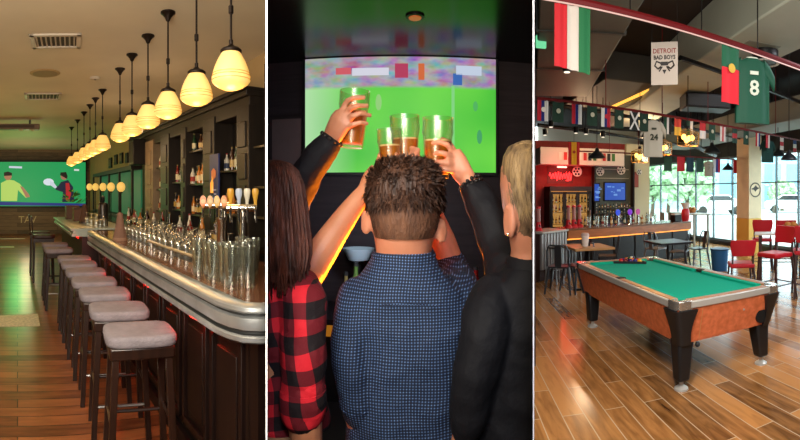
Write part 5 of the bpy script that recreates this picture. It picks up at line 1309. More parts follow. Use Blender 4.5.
def tolix(x, y, rot, label, m, group='metal chairs among the tables'):
    t = thing('metal_chair', label, 'chair', (x, y, 0), rot, group)
    z = .42
    MB().box(-.17, .17, -.17, .17, z - .025, z).build('seat', m, t, bev=.02)
    for sx in (-1, 1):
        for sy in (-1, 1): MB().tube([(sx * .15, sy * .15, z - .02), (sx * .2, sy * .21, 0)], [.022, .013], 6).build('leg', m, t)
    MB().tube([(-.17, .15, z), (-.17, .19, .66), (-.13, .21, .75), (.13, .21, .75), (.17, .19, .66), (.17, .15, z)], .013, 8).build('back_frame', m, t)
    mb = MB(); mb.hexa([(-.05, .155, z), (.05, .155, z), (.05, .165, z), (-.05, .165, z)], [(-.05, .205, .745), (.05, .205, .745), (.05, .215, .745), (-.05, .215, .745)]); mb.build('back_splat', m, t)
    return t
def gp(px, py): d = 1.55 * F / (py - HY); q = pt(px, py, d); return q
p = gp(560, 292); tolix(p.x, p.y, 2.6, 'dark metal chair nearest the left end of the pool table', m_gun)
p = gp(578, 291); tolix(p.x, p.y, -1.3, 'dark metal chair tucked by the wooden-topped table', m_gun)
p = gp(608, 278); tolix(p.x, p.y, -2.0, 'dark metal chair right of the wooden-topped table', m_gun)
p = gp(656, 268); tolix(p.x, p.y, 1.9, 'pale steel chair beyond the far corner of the pool table', m_gal)
p = gp(679, 272); tolix(p.x, p.y, -2.4, 'dark metal chair just right of the small black table, nearer one', m_gun)
p = gp(697, 268); tolix(p.x, p.y, -1.7, 'dark metal chair at the right end of the orange-lit bar', m_gun)
def cafe_table(x, y, z, label, mt, r=.33, sq=True, group=None):
    t = thing('cafe_table', label, 'table', (x, y, 0), R.rot, group)
    (MB().box(-r, r, -r, r, z - .035, z) if sq else MB().lathe([(0, z - .03), (r, z - .03), (r, z), (0, z)], 24)).build('tabletop', mt, t, bev=.005)
    MB().lathe([(.025, .03), (.025, z - .03)], 10).build('pedestal', m_black, t); mb = MB().box(-.24, .24, -.03, .03, 0, .03).box(-.03, .03, -.24, .24, 0, .03); mb.build('base', m_black, t); return t
m_tt = mat('pine_top', 'b08452', .4, var=.12, vscale=4)
p = pt(588, 247, dz(246, .70)); tb1 = cafe_table(p.x, p.y, .70, 'wooden-topped café table between the bar and pool table', m_tt)
cp_ = thing('paper_cup', 'tall pale cup on the wooden-topped table', 'cup', (p.x - .05, p.y, .70)); MB().lathe([(0, 0), (.05, 0), (.062, .17), (.0, .17)], 14).build('cup', mat('cup_pale', 'd8c8bc', .6), cp_); MB().lathe([(.066, .17), (.066, .185), (.05, .21), (0, .21)], 14).build('lid', mat('cup_lid', 'c2a8a0', .5), cp_)
p = pt(668, 240, dz(241, .68)); cafe_table(p.x, p.y, .68, 'small black table by the far corner of the pool table', m_gun)
# high table by the window with wooden stools
p = gp(688, 243); ht = thing('high_table', 'long pale high table standing by the windows', 'table', (p.x, p.y, 0), R.rot)
MB().box(-.3, .3, -.75, .75, .90, .94).build('tabletop', mat('pale_table_top', '9a8f80', .4), ht, bev=.005)
for sx in (-1, 1):
    for sy in (-1, 1): MB().box(sx * .25 - .025, sx * .25 + .025, sy * .7 - .025, sy * .7 + .025, 0, .9).build('leg', mat('pale_frame', '8a8478', .5), ht)
for sx in (-.42, -.02, .38):
    t = thing('wooden_stool', ('left', 'middle', 'right')[int((sx + .5) / .4)] + ' slim wooden stool at the pale high table by the windows', 'stool', R.w(0, 0) + Vector((p.x, p.y, 0)) + R.u * (sx * 1.25) - R.v * .52, R.rot - PI / 2, 'wooden stools by the windows')
    MB().box(-.14, .14, -.14, .14, .6, .63).build('seat', mat('stool_brown', '5a3426', .5), t, bev=.01)
    for a in (-1, 1):
        for b in (-1, 1): MB().tube([(a * .11, b * .11, .6), (a * .15, b * .15, 0)], .014, 6).build('leg', mat('stool_brown', '5a3426', .5), t)
    MB().box(-.13, .13, -.145, -.12, .7, .95).build('backrest', mat('stool_brown', '5a3426', .5), t, bev=.01)
q = Vector((p.x, p.y, .94)); bk = thing('bread_basket', 'orange basket on the pale high table by the windows', 'basket', q + Vector((.15, .0, 0)))
MB().lathe([(0, 0), (.1, 0), (.16, .12), (.15, .12), (.09, .015), (0, .015)], 14).build('bowl', mat('basket_orange', 'a8622c', .7), bk)
for k in range(4): MB().ball((.07 * cos(k * 1.6), .07 * sin(k * 1.6), .12), .06, u=8, v=6).build('roll', mat('bread', 'b07434', .7), bk)

# ---- red upholstered chairs
m_ru = mat('red_vinyl', 'b81e2a', .4); m_leg = mat('dark_walnut', '3a201a', .4)
def red_chair(x, y, rot, label, hs_, group):
    t = thing('red_chair' if hs_ < .5 else 'red_bar_chair', label, 'chair' if hs_ < .5 else 'bar chair', (x, y, 0), rot, group)
    w, d = .19, .19
    MB().box(-w, w, -d, d, hs_ - .07, hs_).build('seat', m_ru, t, bev=.02)
    for sx in (-1, 1):
        MB().tube([(sx * (w - .02), -d + .03, hs_ - .06), (sx * (w + .01), -d + .0, 0)], .017, 6).build('leg', m_leg, t)
        MB().tube([(sx * (w - .02), d - .02, hs_ - .06), (sx * (w + .01), d + .07, 0)], .017, 6).build('leg', m_leg, t)
        MB().tube([(sx * (w - .03), d - .03, hs_ - .06), (sx * (w - .03), d + .04, hs_ + .26)], .014, 6).build('back_post', m_leg, t)
    mb = MB(); n = 8; rr = []
    for zq, wf in ((hs_ + .12, .86), (hs_ + .2, .98), (hs_ + .30, 1.06), (hs_ + .37, 1.0)):
        o = (zq - hs_) * .16 + d - .03
        rr.append([Vector((w * wf * (-1 + 2 * k / n), o - .025 * (1 - (-1 + 2 * k / n) ** 2) * -1, zq)) for k in range(n + 1)] + [Vector((w * wf * (1 - 2 * k / n), o + .035 + .025 * (1 - (1 - 2 * k / n) ** 2), zq)) for k in range(n + 1)])
    mb.loft(rr); mb.build('backrest', m_ru, t, bev=.008, smooth=.9)
    if hs_ > .5:
        mb = MB(); z = .22
        c = [(-w, -d), (w, -d), (w, d + .04), (-w, d + .04)]
        for (a, b), (e, f) in zip(c, c[1:] + c[:1]): mb.tube([(a, b, z), (e, f, z)], .009, 6)
        mb.build('foot_rail', m_leg, t)
    return t
p = pt(741, 262, dz(262, .46)); 
red_chair(p.x, p.y, R.rot + PI + -.55, 'low red chair with its back to the pool table, blue bin beside its seat', .46, 'red chairs right of the pool table')
p = pt(775, 252, dz(252, .68)); red_chair(p.x, p.y, R.rot + 2.2 - PI - .6, 'tall red bar chair with dark legs, seen from the side, near the right edge', .68, 'red bar chairs')
p = pt(806, 250, dz(249, .70)); red_chair(p.x, p.y, R.rot + 2.4, 'tall red bar chair cut off by the right edge', .70, 'red bar chairs')
for i, (px, py) in enumerate(((762, 233.5), (785, 234), (808, 235))):
    p = pt(px, py + 4, dz(py + 4, .66)); red_chair(p.x, p.y, R.rot + PI - .7, ['left', 'middle', 'right'][i] + ' red bar chair of the three lined up at the far high table', .66, 'red bar chairs at the far high table')
p = pt(789, 233, dz(232.5, .86)); h2 = thing('high_table', 'high table with white edge in front of the red bar chairs near the column', 'table', (p.x, p.y, 0), R.rot - .75)
MB().box(-.6, .6, -.2, .2, .83, .86).build('tabletop', mat('white_edge_top', 'd0c8c0', .4), h2, bev=.005)
for sx in (-.5, .5):
    MB().box(sx - .03, sx + .03, -.15, .15, 0, .83).build('leg', m_leg, h2)
q = p + Vector((.12, -.05, .0)); 
bk2 = thing('bread_basket', 'orange basket on the high table with red bar chairs', 'basket', (p.x + .05, p.y + .0, .86)); MB().lathe([(0, 0), (.1, 0), (.15, .13), (.14, .13), (.09, .015), (0, .015)], 14).build('bowl', mat('basket_orange', 'a8622c', .7), bk2)
for k in range(4): MB().ball((.07 * cos(k * 1.6), .07 * sin(k * 1.6), .13), .06, u=8, v=6).build('roll', mat('bread', 'b07434', .7), bk2)
p = gp(735, 272); bn_ = thing('blue_bin', 'blue tub beside the low red chair', 'bin', (p.x - .1, p.y + .35, 0), R.rot)
MB().lathe([(0, 0), (.15, 0), (.18, .42), (.165, .42), (.14, .02), (0, .02)], 18).build('tub', mat('tub_blue', '1f5a8c', .5), bn_); MB().lathe([(.18, .41), (.195, .42), (.195, .44), (.165, .44)], 18).build('rim', mat('tub_rim', '17466e', .5), bn_)

# ---- pool table
LT, WT, ZT = 2.27, 1.10, .72
pa = .046
pc = pt(667, 200, 4.66); pc.z = 0
c_az = .584; pc = Vector((4.64 * sin(c_az), 4.64 * cos(c_az), 0))
PT = thing('pool_table', 'coin-operated pool table with teal cloth and orange marbled sides', 'pool table', pc, -pa)
m_cloth = mat('teal_cloth', '0a9a7c', .9, bump=.1, bscale=300, spec=.15)
m_side = mat('orange_laminate', 'dc7850', .35, col2='bc6038', vscale=22, coat=.2)
m_rail = mat('rail_wood', 'a06c48', .35, var=.15, vscale=6, stretch=(6, 1, 6))
m_alu = mat('aluminium_trim', 'b9b6ae', .35, .35)
m_blk = mat('black_plastic', '17191c', .4)
hl, hwd = LT / 2, WT / 2
MB().box(-hwd + .10, hwd - .10, -hl + .10, hl - .10, ZT - .06, ZT - .03).build('bed_cloth', m_cloth, PT)
# cushions, six, mitred at the pockets
def cush(x0, x1, y0, y1, along):
    mb = MB(); g = .035
    zt, zb = ZT - .004, ZT - .035
    if along == 'x':
        s = 1 if y1 > y0 else -1
        mb.hexa([(x0 + g, y1, zb), (x1 - g, y1, zb), (x1, y0, zb), (x0, y0, zb)], [(x0 + g, y1, zt - .004), (x1 - g, y1, zt - .004), (x1, y0, zt), (x0, y0, zt)])
    else: mb.hexa([(x1, y0 + g, zb), (x1, y1 - g, zb), (x0, y1, zb), (x0, y0, zb)], [(x1, y0 + g, zt - .004), (x1, y1 - g, zt - .004), (x0, y1, zt), (x0, y0, zt)])
    mb.build('cushion', m_cloth, PT)
ri = .085
for s in (-1, 1):
    cush(-hwd + .16, hwd - .16, s * (hl - ri), s * (hl - ri - .045), 'x')
    for a, b in ((-hl + .16, -.055), (.055, hl - .16)): cush(s * (hwd - ri), s * (hwd - ri - .045), a, b, 'y')
for s in (-1, 1):
    MB().box(-hwd + .13, hwd - .13, s * (hl - .03) - .06 if s > 0 else -hl + .03 - .0, s * (hl - .03) if s > 0 else -hl + .09, ZT - .03, ZT).build('rail', m_rail, PT, bev=.004)
    for a, b in ((-hl + .13, -.05), (.05, hl - .13)):
        MB().box(min(s * (hwd - .03), s * (hwd - .09)), max(s * (hwd - .03), s * (hwd - .09)), a, b, ZT - .03, ZT).build('rail', m_rail, PT, bev=.004)
    # trims outside
    MB().box(-hwd + .12, hwd - .12, min(s * hl, s * (hl - .03)), max(s * hl, s * (hl - .03)), ZT - .06, ZT - .002).build('trim', m_alu, PT, bev=.008)
    MB().box(min(s * hwd, s * (hwd - .03)), max(s * hwd, s * (hwd - .03)), -hl + .12, hl - .12, ZT - .06, ZT - .002).build('trim', m_alu, PT, bev=.008)
# sides leaning inwards
def body_ring(z, ins): return [(-hwd + ins, -hl + ins, z), (hwd - ins, -hl + ins, z), (hwd - ins, hl - ins, z), (-hwd + ins, hl - ins, z)]
zb_ = .375
for i in range(4):
    a, b = body_ring(zb_, .075), body_ring(ZT - .06, .012); j = (i + 1) % 4
    c0 = Vector((0, 0, .5)); mid = (Vector(a[i]) + Vector(a[j])) / 2; n = Vector((mid.x, mid.y, 0)).normalized() * -.03
    if abs(mid.x) < .01: n = Vector((0, -math.copysign(.03, mid.y), 0))
    else: n = Vector((-math.copysign(.03, mid.x), 0, 0))
    mb = MB(); mb.prism([a[i], a[j], b[j], b[i]], n); mb.build('side_panel', m_side, PT)
MB().box(-hwd + .10, hwd - .10, -hl + .10, hl - .10, zb_ + .01, zb_ + .03).build('underside', m_blk, PT)
for sx in (-1, 1):
    for sy in (-1, 1):
        # corner shell, wide at the top and narrowing in a curve
        mb = MB(); rows_ = []
        for k in range(9):
            f = k / 8; z = ZT - .07 - f * (ZT - .07 - .36); ins = .008 + .067 * (ZT - .06 - z) / (ZT - .06 - zb_) - .022; w = .20 - .09 * math.sin(min(1, f * 1.15) * PI / 2); wy = w if sy < 0 else .07; r = .05
            x, y = sx * (hwd - ins), sy * (hl - ins)
            cc_ = [Vector((x - sx * w, y, z)), Vector((x - sx * r, y, z)), Vector((x - sx * r * .3, y - sy * r * .3, z)), Vector((x, y - sy * r, z)), Vector((x, y - sy * wy, z)), Vector((x - sx * .03, y - sy * wy, z)), Vector((x - sx * .06, y - sy * .06, z)), Vector((x - sx * w, y - sy * .03, z))]
            rows_.append(cc_)
        mb.loft(rows_); mb.build('corner_post', m_blk, PT, smooth=.9)
        # chrome corner casting round the pocket
        mb = MB(); r = .06; c = Vector((sx * (hwd - r), sy * (hl - r), 0))
        arc = [c + Vector((sx * r * sin(t), sy * r * cos(t), 0)) for t in [PI / 2 * k / 6 for k in range(7)]]
        outl = [Vector((sx * (hwd - .14), sy * hl, 0))] + arc + [Vector((sx * hwd, sy * (hl - .14), 0)), Vector((sx * (hwd - .085), sy * (hl - .14), 0))]
        pk = Vector((sx * (hwd - .095), sy * (hl - .095), 0))
        outl += [pk + Vector((.052 * cos(t), .052 * sin(t), 0)) for t in [math.atan2(sy * 1, sx * 1) + (q - 2) * .4 * (1 if sx * sy > 0 else -1) * 1 for q in range(5)]] if False else []
        outl += [Vector((sx * (hwd - .055), sy * (hl - .10), 0)), Vector((sx * (hwd - .05), sy * (hl - .05), 0)), Vector((sx * (hwd - .10), sy * (hl - .055), 0)), Vector((sx * (hwd - .14), sy * (hl - .085), 0))]
        mb.prism([p + Vector((0, 0, ZT - .07)) for p in outl], (0, 0, .073)); mb.build('corner_casting', mat('corner_metal', 'c9c4ba', .2, .85), PT, bev=.006)
        mb = MB().lathe([(0, -.001), (.056, -.001), (.056, .004), (0, .004)], 20, o=(sx * (hwd - .105), sy * (hl - .105), ZT - .03)); mb.build('pocket', mat('pocket_black', '060606', .8), PT)
        # leg and foot
        lx, ly = sx * (hwd - .12), sy * (hl - (.13 if sy < 0 else .27)); tx_, ty_ = sx * (hwd - .14), sy * (hl - (.15 if sy < 0 else .22))
        mb = MB(); q1, q2 = .075, .052
        mb.hexa([(lx - q2, ly - q2, .07), (lx + q2, ly - q2, .07), (lx + q2, ly + q2, .07), (lx - q2, ly + q2, .07)], [(tx_ - q1, ty_ - q1, .40), (tx_ + q1, ty_ - q1, .40), (tx_ + q1, ty_ + q1, .40), (tx_ - q1, ty_ + q1, .40)])
        lg = mb.build('leg', m_blk, PT, bev=.02)
        MB().lathe([(0, 0), (.058, 0), (.055, .012), (.03, .028), (.018, .035), (.018, .075), (0, .075)], 18, o=(lx, ly, 0)).build('foot', m_alu, lg)
for s in (-1, 1): MB().lathe([(0, -.001), (.05, -.001), (.05, .004), (0, .004)], 18, o=(s * (hwd - .075), 0, ZT - .004)).build('pocket', mat('pocket_black', '060606', .8), PT)
# end fittings: seam, ball-return hole, knob
def endp(x, z): 
    ins = .012 + .063 * (ZT - .06 - z) / (ZT - .06 - zb_); return Vector((x, -hl + ins, z))
mb = MB(); a, b = endp(-.30, ZT - .07), endp(-.30, zb_ + .01); mb.tube([a, b], .0025, 6); mb.build('seam', mat('seam_brass', 'b08050', .4), PT)
p = endp(.36, .46); MB().lathe([(.0, -.012), (.05, -.012), (.062, -.004), (.062, .012), (0, .012)], 24, M=Matrix.Translation(p) @ Matrix.Rotation(PI / 2, 4, 'X')).build('ball_return', mat('pocket_black', '060606', .8), PT)
p = Vector((-.30, -hl + .09, .34)); MB().ball(p, .022).build('knob', m_blk, PT); MB().tube([p, p + Vector((0, .02, .05))], .006, 6).build('knob_stem', m_alu, PT)
p = endp(.14, .56); MB().lathe([(0, 0), (.009, 0), (.009, .006), (0, .006)], 10, M=Matrix.Translation(p) @ Matrix.Rotation(PI / 2, 4, 'X')).build('lock', m_alu, PT)
# balls in a rack
bcs = ['d8a81e', '1c2a6a', 'b8241e', '3a1a5a', 'd0601c', '14502a', '6a1418', '121212', 'd8a81e', '1c2a6a', 'b8241e', '3a1a5a', 'd0601c', '14502a', 'e8e4d8']
bl_n = ['yellow', 'navy', 'red', 'purple', 'orange', 'green', 'maroon', 'black', 'yellow', 'navy', 'red', 'purple', 'orange', 'green', 'white']
zc_b = ZT - .03
b0 = pt(631, 260, (H - zc_b - .03) * F / (260 - HY)); b0.z = zc_b
k = 0; rot = -pa + .5
protos_b = {}
for r_ in range(5):
    for c in range(r_ + 1):
        off_ = Matrix.Rotation(rot, 3, 'Z') @ Vector(((c - r_ / 2) * .0575, (r_ - 2.6) * .0498, .0286)); 
        o = MB().ball((0, 0, 0), .0285, u=16, v=10).build('billiard_ball', [mat('ball_' + bcs[k], bcs[k], .12, coat=.4), ][0], smooth=1.); o.location = b0 + off_
        tag(o, f'{bl_n[k]} billiard ball in {["the front tip", "the second row", "the middle row", "the fourth row", "the back row"][r_]} of the rack', 'billiard ball', 'billiard balls racked on the table'); k += 1
rk = thing('ball_rack', 'black triangular rack round the balls on the teal cloth', 'rack', b0, rot)
tri_ = [Vector((0, -.215, 0)), Vector((.192, .135, 0)), Vector((-.192, .135, 0))]
mb = MB()
for i in range(3):
    a, b = tri_[i], tri_[(i + 1) % 3]; e = (b - a).normalized(); n = Vector((e.y, -e.x, 0)) * .012
    mb.prism([a - n * .2, b - n * .2, b + n, a + n], (0, 0, .028))
mb.build('frame', m_blk, rk)
# ---- ceiling works
m_duct = mat('grey_duct', '4e5048', .6, var=.1, vscale=2); m_beam = mat('pale_soffit', 'a3a796', .7, var=.08, vscale=1.5)
def slab(name, label, cat, right_pt, a, width, l0, l1, z0, z1, m):
    d = pdir(a); n = Vector((cos(a), -sin(a), 0)); P = Vector((*right_pt, 0))
    t = thing(name, label, cat, P + d * l0 + Vector((0, 0, z0)), -a)
    return t, MB().box(-width, 0, 0, l1 - l0, 0, z1 - z0).build('casing', m, t, bev=.02)
t, _ = slab('ceiling_duct', 'big dark grey square duct above the striped flag', 'duct', (3.31, 7.5), .29, .95, -6.3, 0, 3.3, 3.999, m_duct)
for y in (1.5, 3.0, 4.5): MB().box(-.97, .02, y, y + .05, -.01, .65).build('flange', mat('duct_flange', '3a3c37', .6), t)
t, _ = slab('ceiling_soffit', 'long pale grey boxed soffit crossing the ceiling above the jersey', 'soffit', (4.6, 4.37), .27, .92, -3, 6.5, 3.35, 3.999, m_beam)
MB().box(-.7, -.25, 2.2, 2.9, -.004, .0).build('access_panel', mat('soffit_panel', '7a7d70', .6), t)
t, _ = slab('ceiling_soffit', 'lower pale soffit running over the windows near the right edge', 'soffit', (7.6, 6.0), .2, .9, -3, 6, 2.95, 3.4, mat('pale_soffit_b', '74776c', .7))
for x in (-.8, -.1):
    for y in (.5, 4, 8): MB().box(x - .02, x + .02, y, y + .04, .45, 1.049).build('hanger', m_black, t)
t, _ = slab('ceiling_panel', 'dark ceiling panel edged by a warm cove light', 'panel', (4.68, 9.4), .078, 1.1, -2.6, 0, 3.5, 3.999, mat('panel_dark', '3c3c37', .7))
MB().box(-.09, -.01, .0, 2.6, -.03, .0).build('cove_strip', emis('cove_warm', 'ffb648', 1.6), t); MB().box(.0, .12, .0, 2.6, -.08, .0).build('cove_lip', m_duct, t)
def truss(p, q, z, label, r=.035):
    P, Q = Vector((*p, z)), Vector((*q, z)); t = thing('ceiling_pipe', label, 'pipe', P)
    MB().tube([(0, 0, 0), Q - P], r, 8).build('pipe', m_black, t)
    for f in (.2, .5, .8): c = (Q - P) * f; MB().tube([c, c + Vector((0, 0, ZR - z - .002))], .008, 6).build('hanger', m_black, t)
truss((3.3, 4.6), (7.9, 5.6), 3.25, 'black ceiling pipe crossing behind the green jersey'); truss((2.0, 6.6), (7.9, 8.4), 2.95, 'black ceiling pipe above the row of flags'); truss((2.6, 8.2), (8.1, 10.2), 2.85, 'black ceiling pipe further off, over the bar')
truss((5.2, 7.2), (8.1, 9.6), 2.6, 'black ceiling pipe near the windows', .06)
ac = thing('ceiling_speaker', 'round dark speaker with white ring under the pale soffit', 'speaker', pt(765, 55, 5.7) ); ac.location.z = 3.2
MB().lathe([(0, 0), (.15, 0), (.17, .03), (.17, .149), (0, .149)], 20).build('body', m_black, ac); MB().lathe([(.15, -.012), (.185, -.012), (.185, .0), (.15, .0)], 24, ring=True).build('ring', mat('ring_white', 'c9c9c0', .5), ac)
un = pt(705, 103, 8.2); fu = thing('fan_coil', 'black box unit hanging under the ceiling left of the green jersey', 'air conditioner', un, -az(705) + .3)
MB().box(-.42, .42, -.25, .25, -.13, .13).build('case', m_black, fu, bev=.02); MB().box(-.38, .38, -.26, -.25, -.09, .09).build('grille', mat('grille_grey', '2a2c2c', .6), fu)
for x in (-.35, .35): MB().tube([(x, 0, .13), (x, 0, ZR - un.z)], .01, 6).build('hanger', m_black, fu)
for i, (px, py, d) in enumerate(((551, 127, 8.4), (545, 135, 9.3), (576, 133, 8.9), (586, 134, 9.0), (603, 137, 9.2), (567, 72, 5.2), (541, 42, 5.2))):
    q = pt(px, py, d)
    t = thing('track_light' if i < 6 else 'exit_light', ['small ceiling spotlight left, near the row of flags', 'lower small spotlight by the left edge', 'ceiling spotlight above the red wall, first of a pair', 'ceiling spotlight above the red wall, second of a pair', 'small spotlight above the black bell lamp', 'twin spotlight on the duct just under the striped flag', 'small green emergency light high by the left edge'][i], 'light', q, 0, 'small ceiling spotlights' if i < 6 else None)
    if i < 6:
        MB().lathe([(0, 0), (.04, 0), (.05, .02), (.05, .12), (0, .13)], 14).build('housing', m_black, t); MB().lathe([(0, -.006), (.036, -.006), (.036, 0), (0, 0)], 14).build('lens', emis('spot_white', 'fff0d8', 1.6), t)
        MB().tube([(0, 0, .13), (0, 0, (3.3 if i == 5 else ZR) - q.z)], .008, 6).build('stem', m_black, t)
    else:
        MB().box(-.06, .06, -.02, .02, -.07, .07).build('case', emis('exit_green', '7ae8a8', .9), t, bev=.005); MB().tube([(0, 0, .07), (0, 0, ZR - q.z)], .008, 6).build('stem', m_black, t)

# ---- rails, flags and jerseys
m_rred = mat('red_rail', '5e1012', .5, spec=.25); m_led = emis('rail_led', 'ffd0c0', .9)
def rail(P, Q, r, label, led=False):
    P, Q = Vector(P), Vector(Q); t = thing('hanging_rail', label, 'rail', P); D_ = Q - P
    MB().tube([(0, 0, 0), D_], r, 8).build('tube', m_rred, t)
    if led:
        o = Vector((0, -r * .5, -r * .95)); MB().tube([o, D_ + o], .007, 6).build('light_line', m_led, t)
    for k in range(1, 6): c = D_ * (k / 6); MB().tube([c, c + Vector((0, 0, ZR - P.z - c.z - .002))], .006, 6).build('hanger', m_rred if not led else m_black, t)
    return P, D_
RA, RD = rail((1.02, 3.14, 3.0), (5.6, 3.36, 3.0), .035, 'thick red rail with a light line, carrying the striped flag and green jersey', True)
RB, RE = rail((1.62, 5.15, 2.69), (7.6, 6.15, 2.69), .018, 'thin red rail carrying the row of small national flags')
RC, RF = rail((3.6, 8.6, 2.42), (7.9, 8.6, 2.42), .015, 'thin rail of flags further off towards the windows')
def on_rail(P, D_, px):
    dr = pdir(az(px)); a = Vector((P.x, P.y)); b = Vector((D_.x, D_.y)); # P + k D = m dr
    k = (a.x * dr.y - a.y * dr.x) / (-b.x * dr.y + b.y * dr.x); return P + D_ * k
def cloth_panel(w, h, parent, name, m, x0=0., z0=0., wave=.012, n=10, th=.003, skew=0.):
    mb = MB(); rr = []
    for k in range(n + 1):
        x = x0 + w * k / n; y = wave * sin(k * 1.3 + x0 * 30)
        rr.append([Vector((x, y, z0)), Vector((x, y + th, z0)), Vector((x, y + th + wave * .6, z0 - h + skew * x)), Vector((x, y + wave * .6, z0 - h + skew * x))])
    mb.loft(rr); return mb.build(name, m, parent, smooth=.8)
def cm(c): return mat('cloth_' + c, c, .8, bump=.1, bscale=120)
def flag(P, D_, px, bands, vert, w, h, label, cat='flag', drop=.02, group=None, rot=None, emblem=None, skew=0.):
    q = on_rail(P, D_, px); t = thing('hanging_flag', label, cat, q - Vector((0, 0, drop)), math.atan2(D_.y, D_.x) if rot is None else rot, group)
    tot = sum(f for f, c in bands); a = 0
    for f, c in bands:
        f /= tot
        if vert: cloth_panel(w * f, h, t, 'stripe', cm(c), -w / 2 + a * w, 0, .008, 6, skew=skew)
        else: cloth_panel(w, h * f, t, 'stripe', cm(c), -w / 2, -a * h, .008, 8)
        a += f
    if emblem:
        ec, ez, er, *two = emblem
        o = MB().lathe([(0, 0), (er, 0), (er, .004), (0, .004)], 18, M=Matrix.Translation((two[1] if len(two) > 1 else 0, -.012, -h * ez)) @ Matrix.Rotation(PI / 2, 4, 'X')).build('emblem', cm(ec), t)
        if two and two[0]: MB().box(-er * .4 , er * .4, -.02, -.016, -h * ez - er * .5, -h * ez + er * .5).build('shield', cm(two[0]), o) if len(two) < 2 else None
    MB().box(-w / 2, w / 2, -.004, .006, -.004, drop + .0).build('hem', m_rred, t); return t
flag(RA, RD, 573, [(1, 'a8141e'), (1, 'b5aca2'), (1, '0e5a32')], True, .295, .50, 'large red, white and green striped flag hanging from the thick red rail', skew=-.12)
f = flag(RA, RD, 731, [(2, '14563a'), (3, 'd01a2a')], False, .235, .56, 'green and red flag with yellow emblem, half behind the green jersey', emblem=('c9a23a', .40, .045))
# big banner DETROIT
bn0 = pt(664.5, 63.5, 4.2); bt_ = thing('banner', 'white hanging banner lettered in red and black below the thick red rail', 'banner', bn0, -az(664.5) - .12)
bw_, bh_ = .125, .20
MB().box(-bw_, bw_, -.004, .004, -bh_, bh_).build('board', mat('banner_white', 'aba094', .7), bt_)
MT = Matrix.Translation((0, -.005, .115)) @ Matrix.Rotation(PI / 2, 4, 'X')
text('lettering', 'DETROIT', .062, mat('letter_red', '7a2420', .6), MT, bt_, .001, .0012, .86)
text('lettering_black', 'BAD BOYS', .052, mat('letter_black', '1f1a18', .6), Matrix.Translation((0, -.005, .055)) @ Matrix.Rotation(PI / 2, 4, 'X'), bt_, .001, .002, .84)
mb = MB()
for s in (-1, 1):
    mb.tube([(s * .03, -.006, .0), (s * .075, -.006, .02), (s * .09, -.006, -.02), (s * .06, -.006, -.05), (s * .03, -.006, -.03)], .009, 5); mb.tube([(s * .02, -.006, -.03), (s * .05, -.006, -.075)], .007, 5)
mb.prism([(-.02, -.0045, -.06), (.02, -.0045, -.06), (0, -.0045, -.1)], (0, -.003, 0)); mb.prism([(-.035, -.0045, -.02), (.035, -.0045, -.02), (.035, -.0045, .015), (-.035, -.0045, .015)], (0, -.003, 0)); mb.build('crest', mat('letter_black', '1f1a18', .6), bt_)
for s in (-1, 1): MB().tube([(s * bw_ * .95, 0, bh_), (s * bw_ * .95, 0, ZR - bn0.z)], .0025, 5).build('wire', m_black, bt_)
def jersey(q, rot, sc, m, label, num, ncol, size, name='jersey'):
    t = thing('hanging_jersey', label, 'jersey', q, rot); P = lambda x, y, z: Vector((x * sc * .6, y * sc, z * sc))
    rr = []; n = 20
    for z, w, th in ((0, .30, .045), (-.03, .34, .05), (-.12, .36, .06), (-.35, .35, .06), (-.72, .355, .065)):
        rr.append([P(w * cos(2 * PI * k / n) * (1. if z < -.02 else .8), th * sin(2 * PI * k / n) + .012 * sin(k * 2.2) * (z < -.1), z) for k in range(n)])
    rr.insert(0, [P(.11 * cos(2 * PI * k / n), .03 * sin(2 * PI * k / n), .035) for k in range(n)])
    MB().loft(rr).build('body', m, t, smooth=.9)
    for s in (-1, 1):
        mb = MB(); mb.loft([[P(s * x + 0, wy * sin(2 * PI * k / 12), z + hz * cos(2 * PI * k / 12)) for k in range(12)] for x, z, hz, wy in ((.24, -.06, .10, .045), (.36, -.14, .105, .045), (.45, -.24, .10, .04))]); mb.build('sleeve', m, t, smooth=.9)
    MB().tube([P(.11 * cos(2 * PI * k / 16), .03 * sin(2 * PI * k / 16), .035) for k in range(17)], .008 * sc, 5).build('collar', cm(ncol), t)
    text('number', num, size * sc, cm(ncol), Matrix.Translation(P(0, -.074, -.33)) @ Matrix.Rotation(PI / 2, 4, 'X'), t, .002, .004)
    MB().box(-.05 * sc, .05 * sc, -.075 * sc, -.062 * sc, -.17 * sc, -.13 * sc).build('name_print', cm(ncol), t)
    MB().tube([P(0, 0, .03), P(0, 0, .12), P(.02, 0, .15)], .006, 5).build('hanger_hook', m_black, t)
    return t
m_gj = mat('green_jersey', '0b4a36', .7, bump=.12, bscale=25)
q = on_rail(RA, RD, 751.5); jersey(q + Vector((0, -.01, -.115)), 0 - az(751) + .35, .88, m_gj, 'green football jersey numbered 8, under the thick red rail', '8', 'cfd6c6', .24)
q = on_rail(RB, RE, 653); jersey(q + Vector((0, 0, -.12)), .1 - az(653) * .6, .70, mat('white_jersey', 'b5ab98', .8), 'white jersey numbered 24, among the row of small flags', '24', '3a3c2c', .17)
